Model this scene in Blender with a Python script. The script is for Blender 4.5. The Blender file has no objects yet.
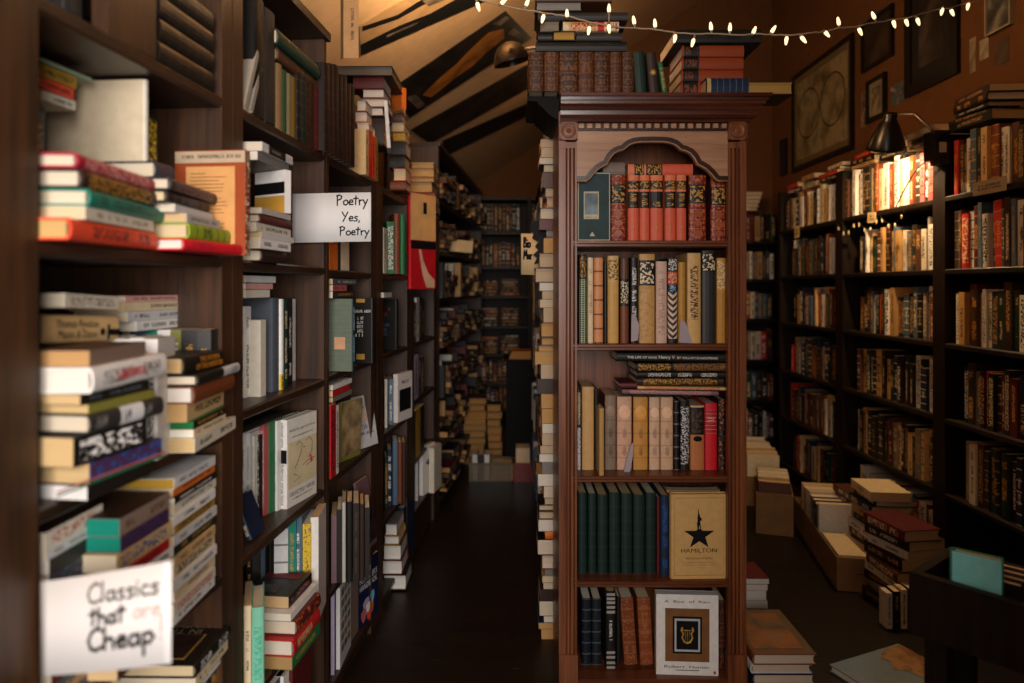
import bpy, bmesh, math, random
import numpy as np
from mathutils import Matrix, Vector, Euler
R = random.Random(7)
SC = bpy.context.scene
COL = SC.collection
F = 682.7            # 24 mm lens on a 36 mm sensor, 1024 px wide
HZ = 287.0           # horizon row
EYE = 1.2            # eye height in metres

def lin(c):
    return tuple((x/12.92 if x <= .04045 else ((x+.055)/1.055)**2.4) for x in c)
def hexc(h):
    return lin(tuple(int(h[i:i+2], 16)/255 for i in (0, 2, 4)))
PAL = {k: hexc(v) for k, v in {
 'black': '16130f', 'charcoal': '2b2826', 'grey': '77716b', 'slate': '4a5058', 'white': 'e2dcd6', 'cream': 'd9c39e', 'ivory': 'd5cbb8',
 'tan': 'b98f57', 'sand': 'cda873', 'gold': 'b5822f', 'yellow': 'd8b32c', 'mustard': 'a6802a', 'orange': 'cf6a22', 'vermilion': 'e0482a',
 'red': 'b31f22', 'scarlet': 'd01a26', 'crimson': 'a3122f', 'maroon': '561a1a', 'brown': '54321f', 'chestnut': '74391c', 'dark brown': '301c12',
 'taupe': '7d675a', 'pink': 'd29a92', 'salmon': 'd67a58', 'rose': 'b35a5a', 'mauve': '76585f', 'purple': '452c50', 'lilac': 'a898b4',
 'navy': '17233c', 'blue': '23508c', 'sky blue': '7fb0cf', 'steel blue': '4c6478', 'teal': '127a68', 'sea green': '4aa98c', 'mint': '7cbfa2',
 'green': '1f6b3c', 'dark green': '17352a', 'olive': '75702f', 'lime green': '8aa022', 'sage': '8f9f86', 'pale grey': 'b4aea4', 'silver': 'c9c6c4',
 'bottle green': '10261f', 'royal blue': '1c3a9c', 'dusky blue': '56646e'}.items()}
PAGES = [hexc(h) for h in ('dccbb0', 'd8bf98', 'e2d7c6', 'cfae80', 'd6c6ae')]

# ------------------------------------------------------------------ objects
def set_props(o, label=None, cat=None, group=None, kind=None):
    if label: o['label'] = label
    if cat: o['category'] = cat
    if group: o['group'] = group
    if kind: o['kind'] = kind
    return o
USED = {}
def check_label(label, group):
    n = len(label.split())
    if n < 4 or n > 16: print('LABEL LENGTH', n, label)
    if label in USED: print('LABEL TWICE', label)
    USED[label] = 1
def link(name, data, mats, parent=None, M=None):
    o = bpy.data.objects.new(name, data); COL.objects.link(o)
    for m in (mats if isinstance(mats, (list, tuple)) else [mats]):
        if m is not None: data.materials.append(m)
    if parent is not None: o.parent = parent
    if M is not None: o.matrix_local = M
    return o
def thing(name, label, cat, loc=(0, 0, 0), rz=0.0, group=None, kind=None):
    o = bpy.data.objects.new(name, None); COL.objects.link(o)
    o.location = loc; o.rotation_euler = (0, 0, rz); o.empty_display_size = .05
    if kind != 'structure': check_label(label, group)
    return set_props(o, label, cat, group, kind)
def mark(o, label, cat, group=None):
    check_label(label, group); return set_props(o, label, cat, group)

class MB:
    """collects plain shapes, then links them as one mesh object"""
    def __init__(s): s.v = []; s.f = []; s.sm = []
    def add(s, vs, fs, smooth=False):
        n = len(s.v); s.v += [tuple(p) for p in vs]
        for f in fs: s.f.append([i+n for i in f]); s.sm.append(smooth)
        return s
    def box(s, x0, x1, y0, y1, z0, z1, M=None):
        vs = [Vector((x, y, z)) for z in (z0, z1) for y in (y0, y1) for x in (x0, x1)]
        if M is not None: vs = [M @ p for p in vs]
        return s.add(vs, [(0, 2, 3, 1), (4, 5, 7, 6), (0, 1, 5, 4), (2, 6, 7, 3), (0, 4, 6, 2), (1, 3, 7, 5)])
    def prism(s, poly, a, b, axis='y', M=None, smooth=False):
        """poly of 2-D points swept from a to b; axis y: points are (x,z); axis z: (x,y); axis x: (y,z)"""
        def mk(p, t):
            return Vector((p[0], t, p[1])) if axis == 'y' else Vector((p[0], p[1], t)) if axis == 'z' else Vector((t, p[0], p[1]))
        n = len(poly); vs = [mk(p, a) for p in poly] + [mk(p, b) for p in poly]
        if M is not None: vs = [M @ p for p in vs]
        s.add(vs, [tuple(range(n)), tuple(range(2*n-1, n-1, -1))])
        s.add(vs, [(i, i+n, (i+1) % n+n, (i+1) % n) for i in range(n)], smooth)
        return s
    def lathe(s, prof, n=24, M=None, smooth=True):
        vs = []; fs = []
        for r, z in prof:
            for k in range(n):
                a = 2*math.pi*k/n; vs.append(Vector((r*math.cos(a), r*math.sin(a), z)))
        for i in range(len(prof)-1):
            for k in range(n):
                fs.append((i*n+k, i*n+(k+1) % n, (i+1)*n+(k+1) % n, (i+1)*n+k))
        if M is not None: vs = [M @ p for p in vs]
        return s.add(vs, fs, smooth)
    def tube(s, pts, r, n=8, smooth=True):
        pts = [Vector(p) for p in pts]; vs = []; fs = []
        rr = r if isinstance(r, (list, tuple)) else [r]*len(pts)
        up = Vector((0, 0, 1))
        for i, p in enumerate(pts):
            t = (pts[min(i+1, len(pts)-1)]-pts[max(i-1, 0)]).normalized()
            a = t.cross(up if abs(t.z) < .95 else Vector((1, 0, 0))).normalized(); b = t.cross(a)
            for k in range(n):
                w = 2*math.pi*k/n; vs.append(p+(a*math.cos(w)+b*math.sin(w))*rr[i])
        for i in range(len(pts)-1):
            for k in range(n):
                fs.append((i*n+k, i*n+(k+1) % n, (i+1)*n+(k+1) % n, (i+1)*n+k))
        fs += [tuple(range(n-1, -1, -1)), tuple((len(pts)-1)*n+k for k in range(n))]
        return s.add(vs, fs, smooth)
    def mesh(s, name):
        me = bpy.data.meshes.new(name); me.from_pydata(s.v, [], s.f); me.update()
        me.polygons.foreach_set('use_smooth', s.sm)
        bm = bmesh.new(); bm.from_mesh(me); bmesh.ops.recalc_face_normals(bm, faces=bm.faces); bm.to_mesh(me); bm.free()
        return me
    def build(s, name, mats, parent=None, M=None):
        return link(name, s.mesh(name), mats, parent, M)

# ------------------------------------------------------------------ materials
def newmat(name):
    m = bpy.data.materials.new(name); m.use_nodes = True
    nt = m.node_tree; b = nt.nodes['Principled BSDF']
    return m, nt, b
def N(nt, t, **kw):
    n = nt.nodes.new(t)
    for k, v in kw.items():
        if k.startswith('i_'):
            n.inputs[int(k[2:]) if k[2:].isdigit() else k[2:]].default_value = v
        else: setattr(n, k, v)
    return n
def ramp(nt, fac, stops):
    r = nt.nodes.new('ShaderNodeValToRGB'); e = r.color_ramp.elements
    while len(e) < len(stops): e.new(.5)
    for k, (p, c) in zip(e, stops): k.position = p; k.color = (*c, 1)
    nt.links.new(fac, r.inputs[0]); return r.outputs[0]
def plain(name, col, rough=.6, metal=0.0, spec=.4, noise=.12):
    m, nt, b = newmat(name)
    tc = N(nt, 'ShaderNodeTexCoord'); no = N(nt, 'ShaderNodeTexNoise'); no.inputs['Scale'].default_value = 18; no.inputs['Detail'].default_value = 4
    nt.links.new(tc.outputs['Object'], no.inputs['Vector'])
    lo = tuple(c*(1-noise) for c in col); hi = tuple(min(1, c*(1+noise)) for c in col)
    nt.links.new(ramp(nt, no.outputs['Fac'], [(.3, lo), (.7, hi)]), b.inputs['Base Color'])
    b.inputs['Roughness'].default_value = rough; b.inputs['Metallic'].default_value = metal; b.inputs['Specular IOR Level'].default_value = spec
    return m
def wood(name, c0, c1, rough=.4, stretch=(26, 26, 1.6), spec=.5, bump=.1, coords='Object'):
    m, nt, b = newmat(name)
    tc = N(nt, 'ShaderNodeTexCoord'); mp = N(nt, 'ShaderNodeMapping'); mp.inputs['Scale'].default_value = stretch
    nt.links.new(tc.outputs[coords], mp.inputs[0])
    no = N(nt, 'ShaderNodeTexNoise'); no.inputs['Scale'].default_value = 1.6; no.inputs['Detail'].default_value = 9; no.inputs['Roughness'].default_value = .62; no.inputs['Distortion'].default_value = .5
    nt.links.new(mp.outputs[0], no.inputs['Vector'])
    nt.links.new(ramp(nt, no.outputs['Fac'], [(.3, c0), (.5, tuple((a+d)/2 for a, d in zip(c0, c1))), (.72, c1)]), b.inputs['Base Color'])
    bp = N(nt, 'ShaderNodeBump'); bp.inputs['Strength'].default_value = bump; bp.inputs['Distance'].default_value = .004
    nt.links.new(no.outputs['Fac'], bp.inputs['Height']); nt.links.new(bp.outputs[0], b.inputs['Normal'])
    b.inputs['Roughness'].default_value = rough; b.inputs['Specular IOR Level'].default_value = spec
    return m
def emit(name, col, s):
    m, nt, b = newmat(name); b.inputs['Base Color'].default_value = (*col, 1)
    b.inputs['Emission Color'].default_value = (*col, 1); b.inputs['Emission Strength'].default_value = s
    return m

def cover_material():
    m, nt, b = newmat('book_cover')
    A = lambda n: N(nt, 'ShaderNodeAttribute', attribute_name=n)
    L = nt.links.new
    def mth(op, a, c=None, d=None):
        n = N(nt, 'ShaderNodeMath', operation=op)
        for i, x in enumerate((a, c, d)):
            if x is None: continue
            if isinstance(x, (int, float)): n.inputs[i].default_value = x
            else: L(x, n.inputs[i])
        return n.outputs[0]
    col = A('Col').outputs['Color']; ink = A('Ink').outputs['Color']
    par = N(nt, 'ShaderNodeSeparateColor'); L(A('Par').outputs['Color'], par.inputs[0])
    style, seed = par.outputs[0], par.outputs[1]
    uv = N(nt, 'ShaderNodeSeparateXYZ'); L(N(nt, 'ShaderNodeUVMap', uv_map='UVMap').outputs[0], uv.inputs[0])
    uw = N(nt, 'ShaderNodeSeparateXYZ'); L(N(nt, 'ShaderNodeUVMap', uv_map='Len').outputs[0], uw.inputs[0])
    u, v, w = uv.outputs[0], uv.outputs[1], uw.outputs[1]
    def inr(x, a, c): return mth('MULTIPLY', mth('GREATER_THAN', x, a), mth('LESS_THAN', x, c))
    def noise(sx, sy, det=1.0, uu=None):
        cb = N(nt, 'ShaderNodeCombineXYZ'); L(mth('MULTIPLY', uu if uu is not None else u, sx), cb.inputs[0]); L(mth('MULTIPLY', w, sy), cb.inputs[1]); L(mth('MULTIPLY', seed, 97.), cb.inputs[2])
        n = N(nt, 'ShaderNodeTexNoise'); n.inputs['Scale'].default_value = 1; n.inputs['Detail'].default_value = det
        L(cb.outputs[0], n.inputs['Vector']); return n.outputs['Fac']
    def is_style(k): return inr(style, k-.05, k+.05)
    letters = mth('MULTIPLY', mth('GREATER_THAN', noise(4.5, 11.), .5), mth('MULTIPLY', inr(u, .3, .7), inr(v, .1, .88)))
    words = mth('GREATER_THAN', noise(.01, .55), .44)
    text = mth('MULTIPLY', letters, words)
    bands = mth('GREATER_THAN', mth('ABSOLUTE', mth('SUBTRACT', mth('FRACT', mth('MULTIPLY', v, 6.)), .5)), .445)
    orn = mth('GREATER_THAN', noise(9., 5., 2., mth('ABSOLUTE', mth('SUBTRACT', u, .5))), .56)
    fr = lambda k, o: mth('GREATER_THAN', mth('FRACT', mth('ADD', mth('MULTIPLY', w, k), mth('MULTIPLY', mth('PINGPONG', mth('MULTIPLY', u, 2.), 1.), o))), .5)
    zig = fr(1.6, 1.0); chk = mth('ABSOLUTE', mth('SUBTRACT', zig, fr(1.6, -1.0)))
    mask = mth('MULTIPLY', text, is_style(.2))
    for k, x in ((.3, mth('MAXIMUM', mth('MULTIPLY', text, inr(v, .3, .7)), bands)), (.4, mth('MAXIMUM', orn, bands)), (.5, chk), (.6, zig),
                 (.7, mth('MULTIPLY', mth('GREATER_THAN', noise(7., 5.5), .52), mth('MULTIPLY', inr(u, .15, .85), inr(v, .08, .92)))),
                 (.8, bands), (.9, mth('GREATER_THAN', noise(5., 3.6, 3.), .57))):
        mask = mth('MAXIMUM', mask, mth('MULTIPLY', x, is_style(k)))
    mask = mth('MULTIPLY', mask, mth('GREATER_THAN', u, -.5))
    mx = N(nt, 'ShaderNodeMix', data_type='RGBA'); L(mask, mx.inputs[0]); L(col, mx.inputs[6]); L(ink, mx.inputs[7])
    tc = N(nt, 'ShaderNodeTexCoord'); wn = N(nt, 'ShaderNodeTexNoise'); wn.inputs['Scale'].default_value = 55; wn.inputs['Detail'].default_value = 5
    L(tc.outputs['Object'], wn.inputs['Vector'])
    hs = N(nt, 'ShaderNodeHueSaturation'); L(mx.outputs[2], hs.inputs['Color']); L(mth('ADD', mth('MULTIPLY', wn.outputs['Fac'], .35), .82), hs.inputs['Value'])
    L(hs.outputs[0], b.inputs['Base Color'])
    b.inputs['Roughness'].default_value = .48; b.inputs['Specular IOR Level'].default_value = .35
    return m
def page_material():
    m, nt, b = newmat('page_edges')
    A = N(nt, 'ShaderNodeAttribute', attribute_name='Col'); L = nt.links.new
    uv = N(nt, 'ShaderNodeUVMap', uv_map='UVMap'); sp = N(nt, 'ShaderNodeSeparateXYZ'); L(uv.outputs[0], sp.inputs[0])
    cb = N(nt, 'ShaderNodeCombineXYZ')
    for i, k in ((0, 1800.), (1, 12.)):
        mm = N(nt, 'ShaderNodeMath', operation='MULTIPLY'); mm.inputs[1].default_value = k; L(sp.outputs[i], mm.inputs[0]); L(mm.outputs[0], cb.inputs[i])
    no = N(nt, 'ShaderNodeTexNoise'); no.inputs['Scale'].default_value = 1; no.inputs['Detail'].default_value = 2; L(cb.outputs[0], no.inputs['Vector'])
    mr = N(nt, 'ShaderNodeMapRange'); mr.inputs['From Min'].default_value = .25; mr.inputs['From Max'].default_value = .75; mr.inputs['To Min'].default_value = .72; mr.inputs['To Max'].default_value = 1.08
    L(no.outputs['Fac'], mr.inputs[0])
    hs = N(nt, 'ShaderNodeHueSaturation'); L(A.outputs['Color'], hs.inputs['Color']); L(mr.outputs[0], hs.inputs['Value']); L(hs.outputs[0], b.inputs['Base Color'])
    b.inputs['Roughness'].default_value = .85; b.inputs['Specular IOR Level'].default_value = .15
    return m
MC = cover_material(); MP = page_material()
M_OAK = wood('dark_oak', hexc('1d1007'), hexc('4f2f17'), .5)
M_OAKH = wood('dark_oak_boards', hexc('1a0f09'), hexc('3c2416'), .4, (26, 1.6, 26))
M_MAH = wood('mahogany', hexc('45200f'), hexc('8f5230'), .36, (30, 30, 1.4), .4, .05)
M_MAHH = wood('mahogany_boards', hexc('3a180a'), hexc('77401f'), .36, (1.4, 30, 30), .4, .05)
M_MAHD = wood('dark_mahogany', hexc('1c0b06'), hexc('44200f'), .3, (1.4, 30, 30), .5, .05)
M_MAHC = wood('crown_mahogany', hexc('2a110a'), hexc('64321f'), .27, (1.4, 30, 30), .6, .04)
M_MAHF = wood('pale_sheen_mahogany', hexc('80553a'), hexc('b98d6c'), .36, (1.4, 24, 24), .4, .03)  # sheen of the arched frieze put into paler wood; dentils share it
M_DARKW = wood('stained_dark_wood', hexc('0e0806'), hexc('22140c'), .55, spec=.22)
M_BLACKPAINT = wood('black_brown_wood', hexc('100a07'), hexc('281a10'), .5, (20, 1.5, 20), spec=.3)
M_PAPER = plain('white_paper', hexc('e4dfdc'), .9, 0, .1, .02)
M_CARD = plain('cream_card', hexc('d8b98a'), .9, 0, .1, .06)
M_INK = plain('black_marker', hexc('0c0a0a'), .7, 0, .2)
M_FADED = plain('faded_marker', hexc('bfa9a2'), .8, 0, .1)
M_GILT = plain('gilt', hexc('c99a45'), .4, .3)
M_WHITEINK = plain('white_print', hexc('e6e0d8'), .6)
M_REDINK = plain('red_print', hexc('b0232a'), .6)
M_ORANGEINK = plain('orange_print', hexc('e08a1e'), .6)
M_LILACINK = plain('lilac_print', hexc('8d6f9a'), .6)
M_BLUEINK = plain('blue_print', hexc('2a4a8a'), .6)
M_BLACKMETAL = plain('black_enamel', hexc('141210'), .28, .2, .6)
M_CHROME = plain('worn_steel', hexc('8d8378'), .3, .9)
M_CARTON = plain('cardboard', hexc('7c5936'), .85, 0, .2, .15)

# ------------------------------------------------------------------ books
def book_geo(T, W, H, col, kind='hc', secs=None, ink=None, style=.2, page=None, seed=0., front=None, back=None):
    """spine looks along -Y at y=0; thickness along X, depth along +Y, height along +Z. Returns cover and pages as face lists"""
    hc = kind == 'hc'; t = .0028 if hc else .0007
    t = min(t, T*.2); y0 = min(.006, T*.3) if hc else .0005; nseg = 6 if hc else 1
    outer = [(T/2, W), (T/2, y0)]
    for k in range(1, nseg):
        a = math.pi*k/nseg; outer.append((T/2*math.cos(a), y0-y0*math.sin(a)))
    outer += [(-T/2, y0), (-T/2, W)]
    inner = [(T/2-t, W), (T/2-t, y0+t)] + [(x*(1-2*t/T), y+t) for x, y in outer[2:-2]] + [(-T/2+t, y0+t), (-T/2+t, W)]
    fs = []   # (verts, col, ink, style, uv list, len list)
    no = [(-1, -1)]*4
    def q(vs, c=col, i=None, s=0., uv=None, ln=None): fs.append((vs, c, i or c, s, uv or no[:len(vs)]+[(-1, -1)]*(len(vs)-4), ln or [(-1, -1)]*len(vs)))
    n = len(outer); P = lambda p, z: (p[0], p[1], z)
    secs = secs or [(0, 1, col, ink, style)]
    for k in range(n-1):
        a, b_ = outer[k], outer[k+1]
        if 1 <= k < n-2 or (n == 4 and k == 1):
            m = n-3; u0 = 1-(k-1)/m; u1 = 1-k/m
            for v0, v1, c, i, s in secs:
                z0, z1 = v0*H, v1*H; r = (z1-z0)/T
                q([P(a, z0), P(a, z1), P(b_, z1), P(b_, z0)], c, i, s, [(u0, 0), (u0, 1), (u1, 1), (u1, 0)], [(u0, 0), (u0, r), (u1, r), (u1, 0)])
        else:
            c = (front if k == 0 else back) or col
            q([P(a, 0), P(a, H), P(b_, H), P(b_, 0)], c)
    for k in range(n-1):
        a, b_ = inner[k], inner[k+1]; q([P(a, H), P(a, 0), P(b_, 0), P(b_, H)])
        q([P(outer[k], H), P(inner[k], H), P(inner[k+1], H), P(outer[k+1], H)]); q([P(outer[k+1], 0), P(inner[k+1], 0), P(inner[k], 0), P(outer[k], 0)])
    for k in (0, n-1): q([P(outer[k], 0), P(inner[k], 0), P(inner[k], H), P(outer[k], H)])
    g = .0035 if hc else .0004
    pc = page or R.choice(PAGES)
    x = T/2-t*1.02; ya, yb = y0+t, W-g; za, zb = g*.9, H-g*.9
    if not hc: yb, za, zb = W-.0004, .0004, H-.0004
    cc = yb-(min(.006, T*.15) if hc else 0)   # hollow fore-edge of a bound book
    ring = [(x, ya), (x, yb), (x*.5, cc), (-x*.5, cc), (-x, yb), (-x, ya)]
    pf = []; m = len(ring)
    for k in range(m):
        a, b_ = ring[k], ring[(k+1) % m]
        pf.append(([P(a, za), P(b_, za), P(b_, zb), P(a, zb)], pc, pc, 0., [(a[0], za), (b_[0], za), (b_[0], zb), (a[0], zb)], no))
    pf.append(([P(p, zb) for p in ring], pc, pc, 0., [(p[0], p[1]) for p in ring], [(-1, -1)]*m))
    pf.append(([P(p, za) for p in reversed(ring)], pc, pc, 0., [(p[0], p[1]) for p in reversed(ring)], [(-1, -1)]*m))
    sd = seed or R.random()
    return [f+(sd,) for f in fs], [f+(sd,) for f in pf]
def faces_to_mesh(name, fs, mats, matidx=None):
    vs = []; fc = []; seen = {}
    for f in fs:
        idx = []
        for p in f[0]:
            k = (round(p[0], 6), round(p[1], 6), round(p[2], 6))
            if k not in seen: seen[k] = len(vs); vs.append(p)
            idx.append(seen[k])
        fc.append(idx)
    me = bpy.data.meshes.new(name); me.from_pydata(vs, [], fc)
    for nm, k in (('Col', 1), ('Ink', 2)):
        at = me.attributes.new(nm, 'FLOAT_COLOR', 'FACE')
        at.data.foreach_set('color', np.array([(*f[k][:3], 1.) for f in fs], np.float32).ravel())
    at = me.attributes.new('Par', 'FLOAT_COLOR', 'FACE'); at.data.foreach_set('color', np.array([(f[3], f[6], 0, 1.) for f in fs], np.float32).ravel())
    for nm, k in (('UVMap', 4), ('Len', 5)):
        u = me.uv_layers.new(name=nm); u.data.foreach_set('uv', np.array([c for f in fs for c in f[k][:len(f[0])]], np.float32).ravel())
    if matidx is not None: me.polygons.foreach_set('material_index', matidx)
    for m in mats: me.materials.append(m)
    me.update(); return me
def pose(loc, yaw=0., lie=False, lean=0., H=.2, T=.03, tilt=0.):
    """standing: loc is the middle of the spine's foot. lying: loc is the near end of the spine, length along +X before the turn"""
    M = Matrix.Translation(Vector(loc)) @ Matrix.Rotation(math.radians(yaw), 4, 'Z')
    if lie:
        if tilt: M = M @ Matrix.Rotation(math.radians(tilt), 4, 'Y')
        M = M @ Matrix(((0, 0, -1, H), (0, 1, 0, 0), (1, 0, 0, T/2), (0, 0, 0, 1)))
    elif lean:
        s = 1 if lean > 0 else -1   # turns about the lower edge on the side it leans to
        M = M @ Matrix.Translation((s*T/2, 0, 0)) @ Matrix.Rotation(math.radians(lean), 4, 'Y') @ Matrix.Translation((-s*T/2, 0, 0))
    return M
STUFF = {'f': [], 'm': []}
NB = [0, 0]
BOOKS = []
def book(M, T, W, H, col, label=None, group=None, kind='hc', stuff=False, **kw):
    c = PAL[col] if isinstance(col, str) else col
    for k in ('ink', 'front', 'back', 'page'):
        if isinstance(kw.get(k), str): kw[k] = PAL[kw[k]]
    if kw.get('secs'): kw['secs'] = [(a, b, PAL[x] if isinstance(x, str) else x, PAL[y] if isinstance(y, str) else y, s) for a, b, x, y, s in kw['secs']]
    if 'ink' not in kw or kw['ink'] is None:
        kw['ink'] = PAL['black'] if sum(c) > .55 else R.choice([PAL['cream'], PAL['gold'], PAL['white'], PAL['tan']])
    cf, pf = book_geo(T, W, H, c, kind, **kw)
    if stuff:
        for fl, mi in ((cf, 0), (pf, 1)):
            for f in fl:
                STUFF['f'].append(([tuple(M @ Vector(p)) for p in f[0]],)+f[1:]); STUFF['m'].append(mi)
        NB[1] += 1; return None
    o = bpy.data.objects.new('book', faces_to_mesh('book', cf, [MC])); COL.objects.link(o); o.matrix_world = M
    pg = bpy.data.objects.new('page_block', faces_to_mesh('page_block', pf, [MP])); COL.objects.link(pg); pg.parent = o
    BOOKS.append((o, pg, cf, pf))
    if label is None: print('NO LABEL', M.translation)
    check_label(label, group); set_props(o, label, 'book', group)
    NB[0] += 1
    return o

# ------------------------------------------------------------------ writing
def text_mesh(s, w, h, mat, parent, M, name='title', font_shear=0., depth=.0003):
    cu = bpy.data.curves.new('lettering', 'FONT'); cu.body = s; cu.size = 1; cu.extrude = 0.0; cu.align_x = 'CENTER'; cu.align_y = 'CENTER'; cu.shear = font_shear; cu.space_line = .9
    cu.resolution_u = 3
    o = bpy.data.objects.new('tmp', cu); COL.objects.link(o)
    dg = bpy.context.evaluated_depsgraph_get(); me = bpy.data.meshes.new_from_object(o.evaluated_get(dg)); bpy.data.objects.remove(o)
    xs = [v.co.x for v in me.vertices]; ys = [v.co.y for v in me.vertices]
    cx, cy = (min(xs)+max(xs))/2, (min(ys)+max(ys))/2; sx = w/(max(xs)-min(xs)); sy = h/(max(ys)-min(ys))
    for v in me.vertices: v.co = ((v.co.x-cx)*sx, (v.co.y-cy)*sy, 0)
    return link(name, me, mat, parent, M)
def frame_m(origin, right, up):
    r = Vector(right).normalized(); u = Vector(up).normalized(); n = r.cross(u)
    return Matrix(((r.x, u.x, n.x, origin[0]), (r.y, u.y, n.y, origin[1]), (r.z, u.z, n.z, origin[2]), (0, 0, 0, 1)))
EPS = .0007
def spine_text(o, s, T, H, mat, v=.5, w=.6, h=.5, across=False, name='title'):
    """v: place along the spine 0 foot .. 1 head; w: share of the length (or of the thickness when across)"""
    if across: return text_mesh(s, T*w, h, mat, o, frame_m((0, -EPS, v*H), (1, 0, 0), (0, 0, 1)), name)
    return text_mesh(s, H*w, T*h, mat, o, frame_m((0, -EPS, v*H), (0, 0, -1), (1, 0, 0)), name)
def cover_M(T, y, z): return frame_m((T/2+EPS, y, z), (0, 1, 0), (0, 0, 1))          # front cover
def back_M(T, y, z): return frame_m((-T/2-EPS, y, z), (0, -1, 0), (0, 0, 1))
def patch(o, M, w, h, mat, name='cover_print', lift=0.):
    b = MB(); b.box(-w/2, w/2, -h/2, h/2, lift, lift+.0004); return b.build(name, mat, o, M)
def poly_patch(o, M, pts, mat, name='cover_print', lift=0.0004):
    b = MB(); b.prism(pts, lift, lift+.0004, 'z'); return b.build(name, mat, o, M)
def glyphs(o, M, w, h, rows, mat, name='lettering'):
    """print too small to read: rows of letter-sized marks"""
    b = MB(); rh = h/rows
    for r in range(rows):
        y = h/2-rh*(r+.85); wd = w*(1 if rows == 1 else R.uniform(.55, 1)); x = -wd/2; lh = rh*.7; lw = lh*.55
        while x < wd/2-lw*.5:
            k = R.random()
            if k > .14:
                if k > .7: b.box(x, x+lw*.25, y, y+lh, 0, .0003); b.box(x+lw*.25, x+lw*.8, y, y+lh*.2, 0, .0003)
                elif k > .4: b.box(x, x+lw*.25, y, y+lh, 0, .0003); b.box(x+lw*.55, x+lw*.8, y, y+lh, 0, .0003); b.box(x+lw*.2, x+lw*.6, y+lh*.42, y+lh*.6, 0, .0003)
                else: b.box(x+lw*.1, x+lw*.75, y+lh*.8, y+lh, 0, .0003); b.box(x+lw*.3, x+lw*.55, y, y+lh*.85, 0, .0003)
            x += lw
    return b.build(name, mat, o, M)
# hand-drawn marker letters: strokes in a box one unit high, advance width first
HAND = {
 'P': (.55, [[(.08, -.02), (.1, .98)], [(.02, .9), (.25, 1.0), (.45, .86), (.4, .62), (.1, .48)]]),
 'Y': (.55, [[(.02, 1.0), (.22, .55)], [(.5, .98), (.1, -.02)]]),
 'C': (.6, [[(.55, .85), (.4, .98), (.18, .8), (.06, .45), (.16, .08), (.36, 0.), (.58, .14)]]),
 'B': (.55, [[(.08, 0), (.1, 1)], [(.06, .96), (.35, .95), (.4, .7), (.12, .54), (.45, .4), (.42, .08), (.05, .0)]]),
 'M': (.75, [[(.05, 0), (.14, .95), (.34, .35), (.56, .98), (.64, .0)]]),
 'o': (.45, [[(.22, .5), (.05, .35), (.08, .08), (.24, 0), (.4, .15), (.38, .42), (.22, .5)]]),
 'e': (.42, [[(.06, .26), (.36, .3), (.32, .48), (.16, .5), (.05, .26), (.12, .04), (.38, .06)]]),
 't': (.4, [[(.2, .9), (.16, .02)], [(.0, .62), (.38, .66)]]),
 'r': (.34, [[(.06, .5), (.08, 0)], [(.07, .32), (.18, .46), (.32, .48)]]),
 'y': (.42, [[(.04, .5), (.2, .12)], [(.4, .52), (.06, -.38)]]),
 's': (.36, [[(.32, .46), (.14, .5), (.08, .36), (.28, .2), (.24, .02), (.04, .02)]]),
 ',': (.2, [[(.1, .06), (.04, -.16)]]),
 'l': (.18, [[(.08, 1.), (.06, 0)]]),
 'a': (.46, [[(.36, .48), (.12, .46), (.05, .16), (.18, 0), (.36, .2), (.38, .5), (.4, 0.)]]),
 'i': (.18, [[(.08, .5), (.08, 0)], [(.08, .7), (.1, .74)]]),
 'c': (.38, [[(.34, .44), (.16, .5), (.05, .24), (.14, .02), (.36, .06)]]),
 'h': (.45, [[(.06, .95), (.06, 0)], [(.06, .3), (.22, .5), (.36, .4), (.38, 0)]]),
 'p': (.45, [[(.08, .5), (.08, -.45)], [(.08, .42), (.28, .52), (.4, .3), (.26, .06), (.08, .12)]]),
 '!': (.2, [[(.12, 1.), (.08, .3)], [(.07, .06), (.07, .0)]]),
 'm': (.62, [[(.05, .5), (.06, 0)], [(.06, .36), (.2, .5), (.28, .0)], [(.28, .36), (.42, .5), (.52, .0)]]),
 'u': (.45, [[(.05, .5), (.1, .06), (.26, .04), (.36, .5), (.4, 0)]]), ' ': (.3, [])}
def hand(b, s, x, y, h, wd, surf, track=1.0):
    """marker strokes as thin ribbons laid on the surface surf(x,y,lift)"""
    for ch in s:
        adv, st = HAND[ch]
        for k, pl in enumerate(st):
            pts = [(x+p[0]*h*track, y+p[1]*h) for p in pl]
            fine = []
            for i in range(len(pts)-1):
                for j in range(3):
                    t = j/3; fine.append((pts[i][0]*(1-t)+pts[i+1][0]*t, pts[i][1]*(1-t)+pts[i+1][1]*t))
            fine.append(pts[-1])
            for i in range(len(fine)-1):
                (ax, ay), (bx, by) = fine[i], fine[i+1]; dx, dy = bx-ax, by-ay; d = math.hypot(dx, dy) or 1
                nx, ny = -dy/d*wd/2, dx/d*wd/2; ex, ey = dx/d*wd*.3, dy/d*wd*.3
                q = [(ax-ex+nx, ay-ey+ny), (ax-ex-nx, ay-ey-ny), (bx+ex-nx, by+ey-ny), (bx+ex+nx, by+ey+ny)]
                b.add([surf(px, py, .0006) for px, py in q], [(0, 1, 2, 3)])
        x += adv*h*track
    return x
ONES = ['', 'first', 'second', 'third', 'fourth', 'fifth', 'sixth', 'seventh', 'eighth', 'ninth']
ORD = ONES+['tenth', 'eleventh', 'twelfth', 'thirteenth', 'fourteenth', 'fifteenth', 'sixteenth', 'seventeenth', 'eighteenth', 'nineteenth']
for w10, t10 in (('twentieth', 'twenty'), ('thirtieth', 'thirty'), ('fortieth', 'forty'), ('fiftieth', 'fifty')): ORD += [w10]+[t10+'-'+k for k in ONES[1:]]
P_WIN, P_LAMP, P_PEN1, P_PEN2, EXPO, KEEP = 138., 30., 46., 2.5, 0., 325
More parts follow.
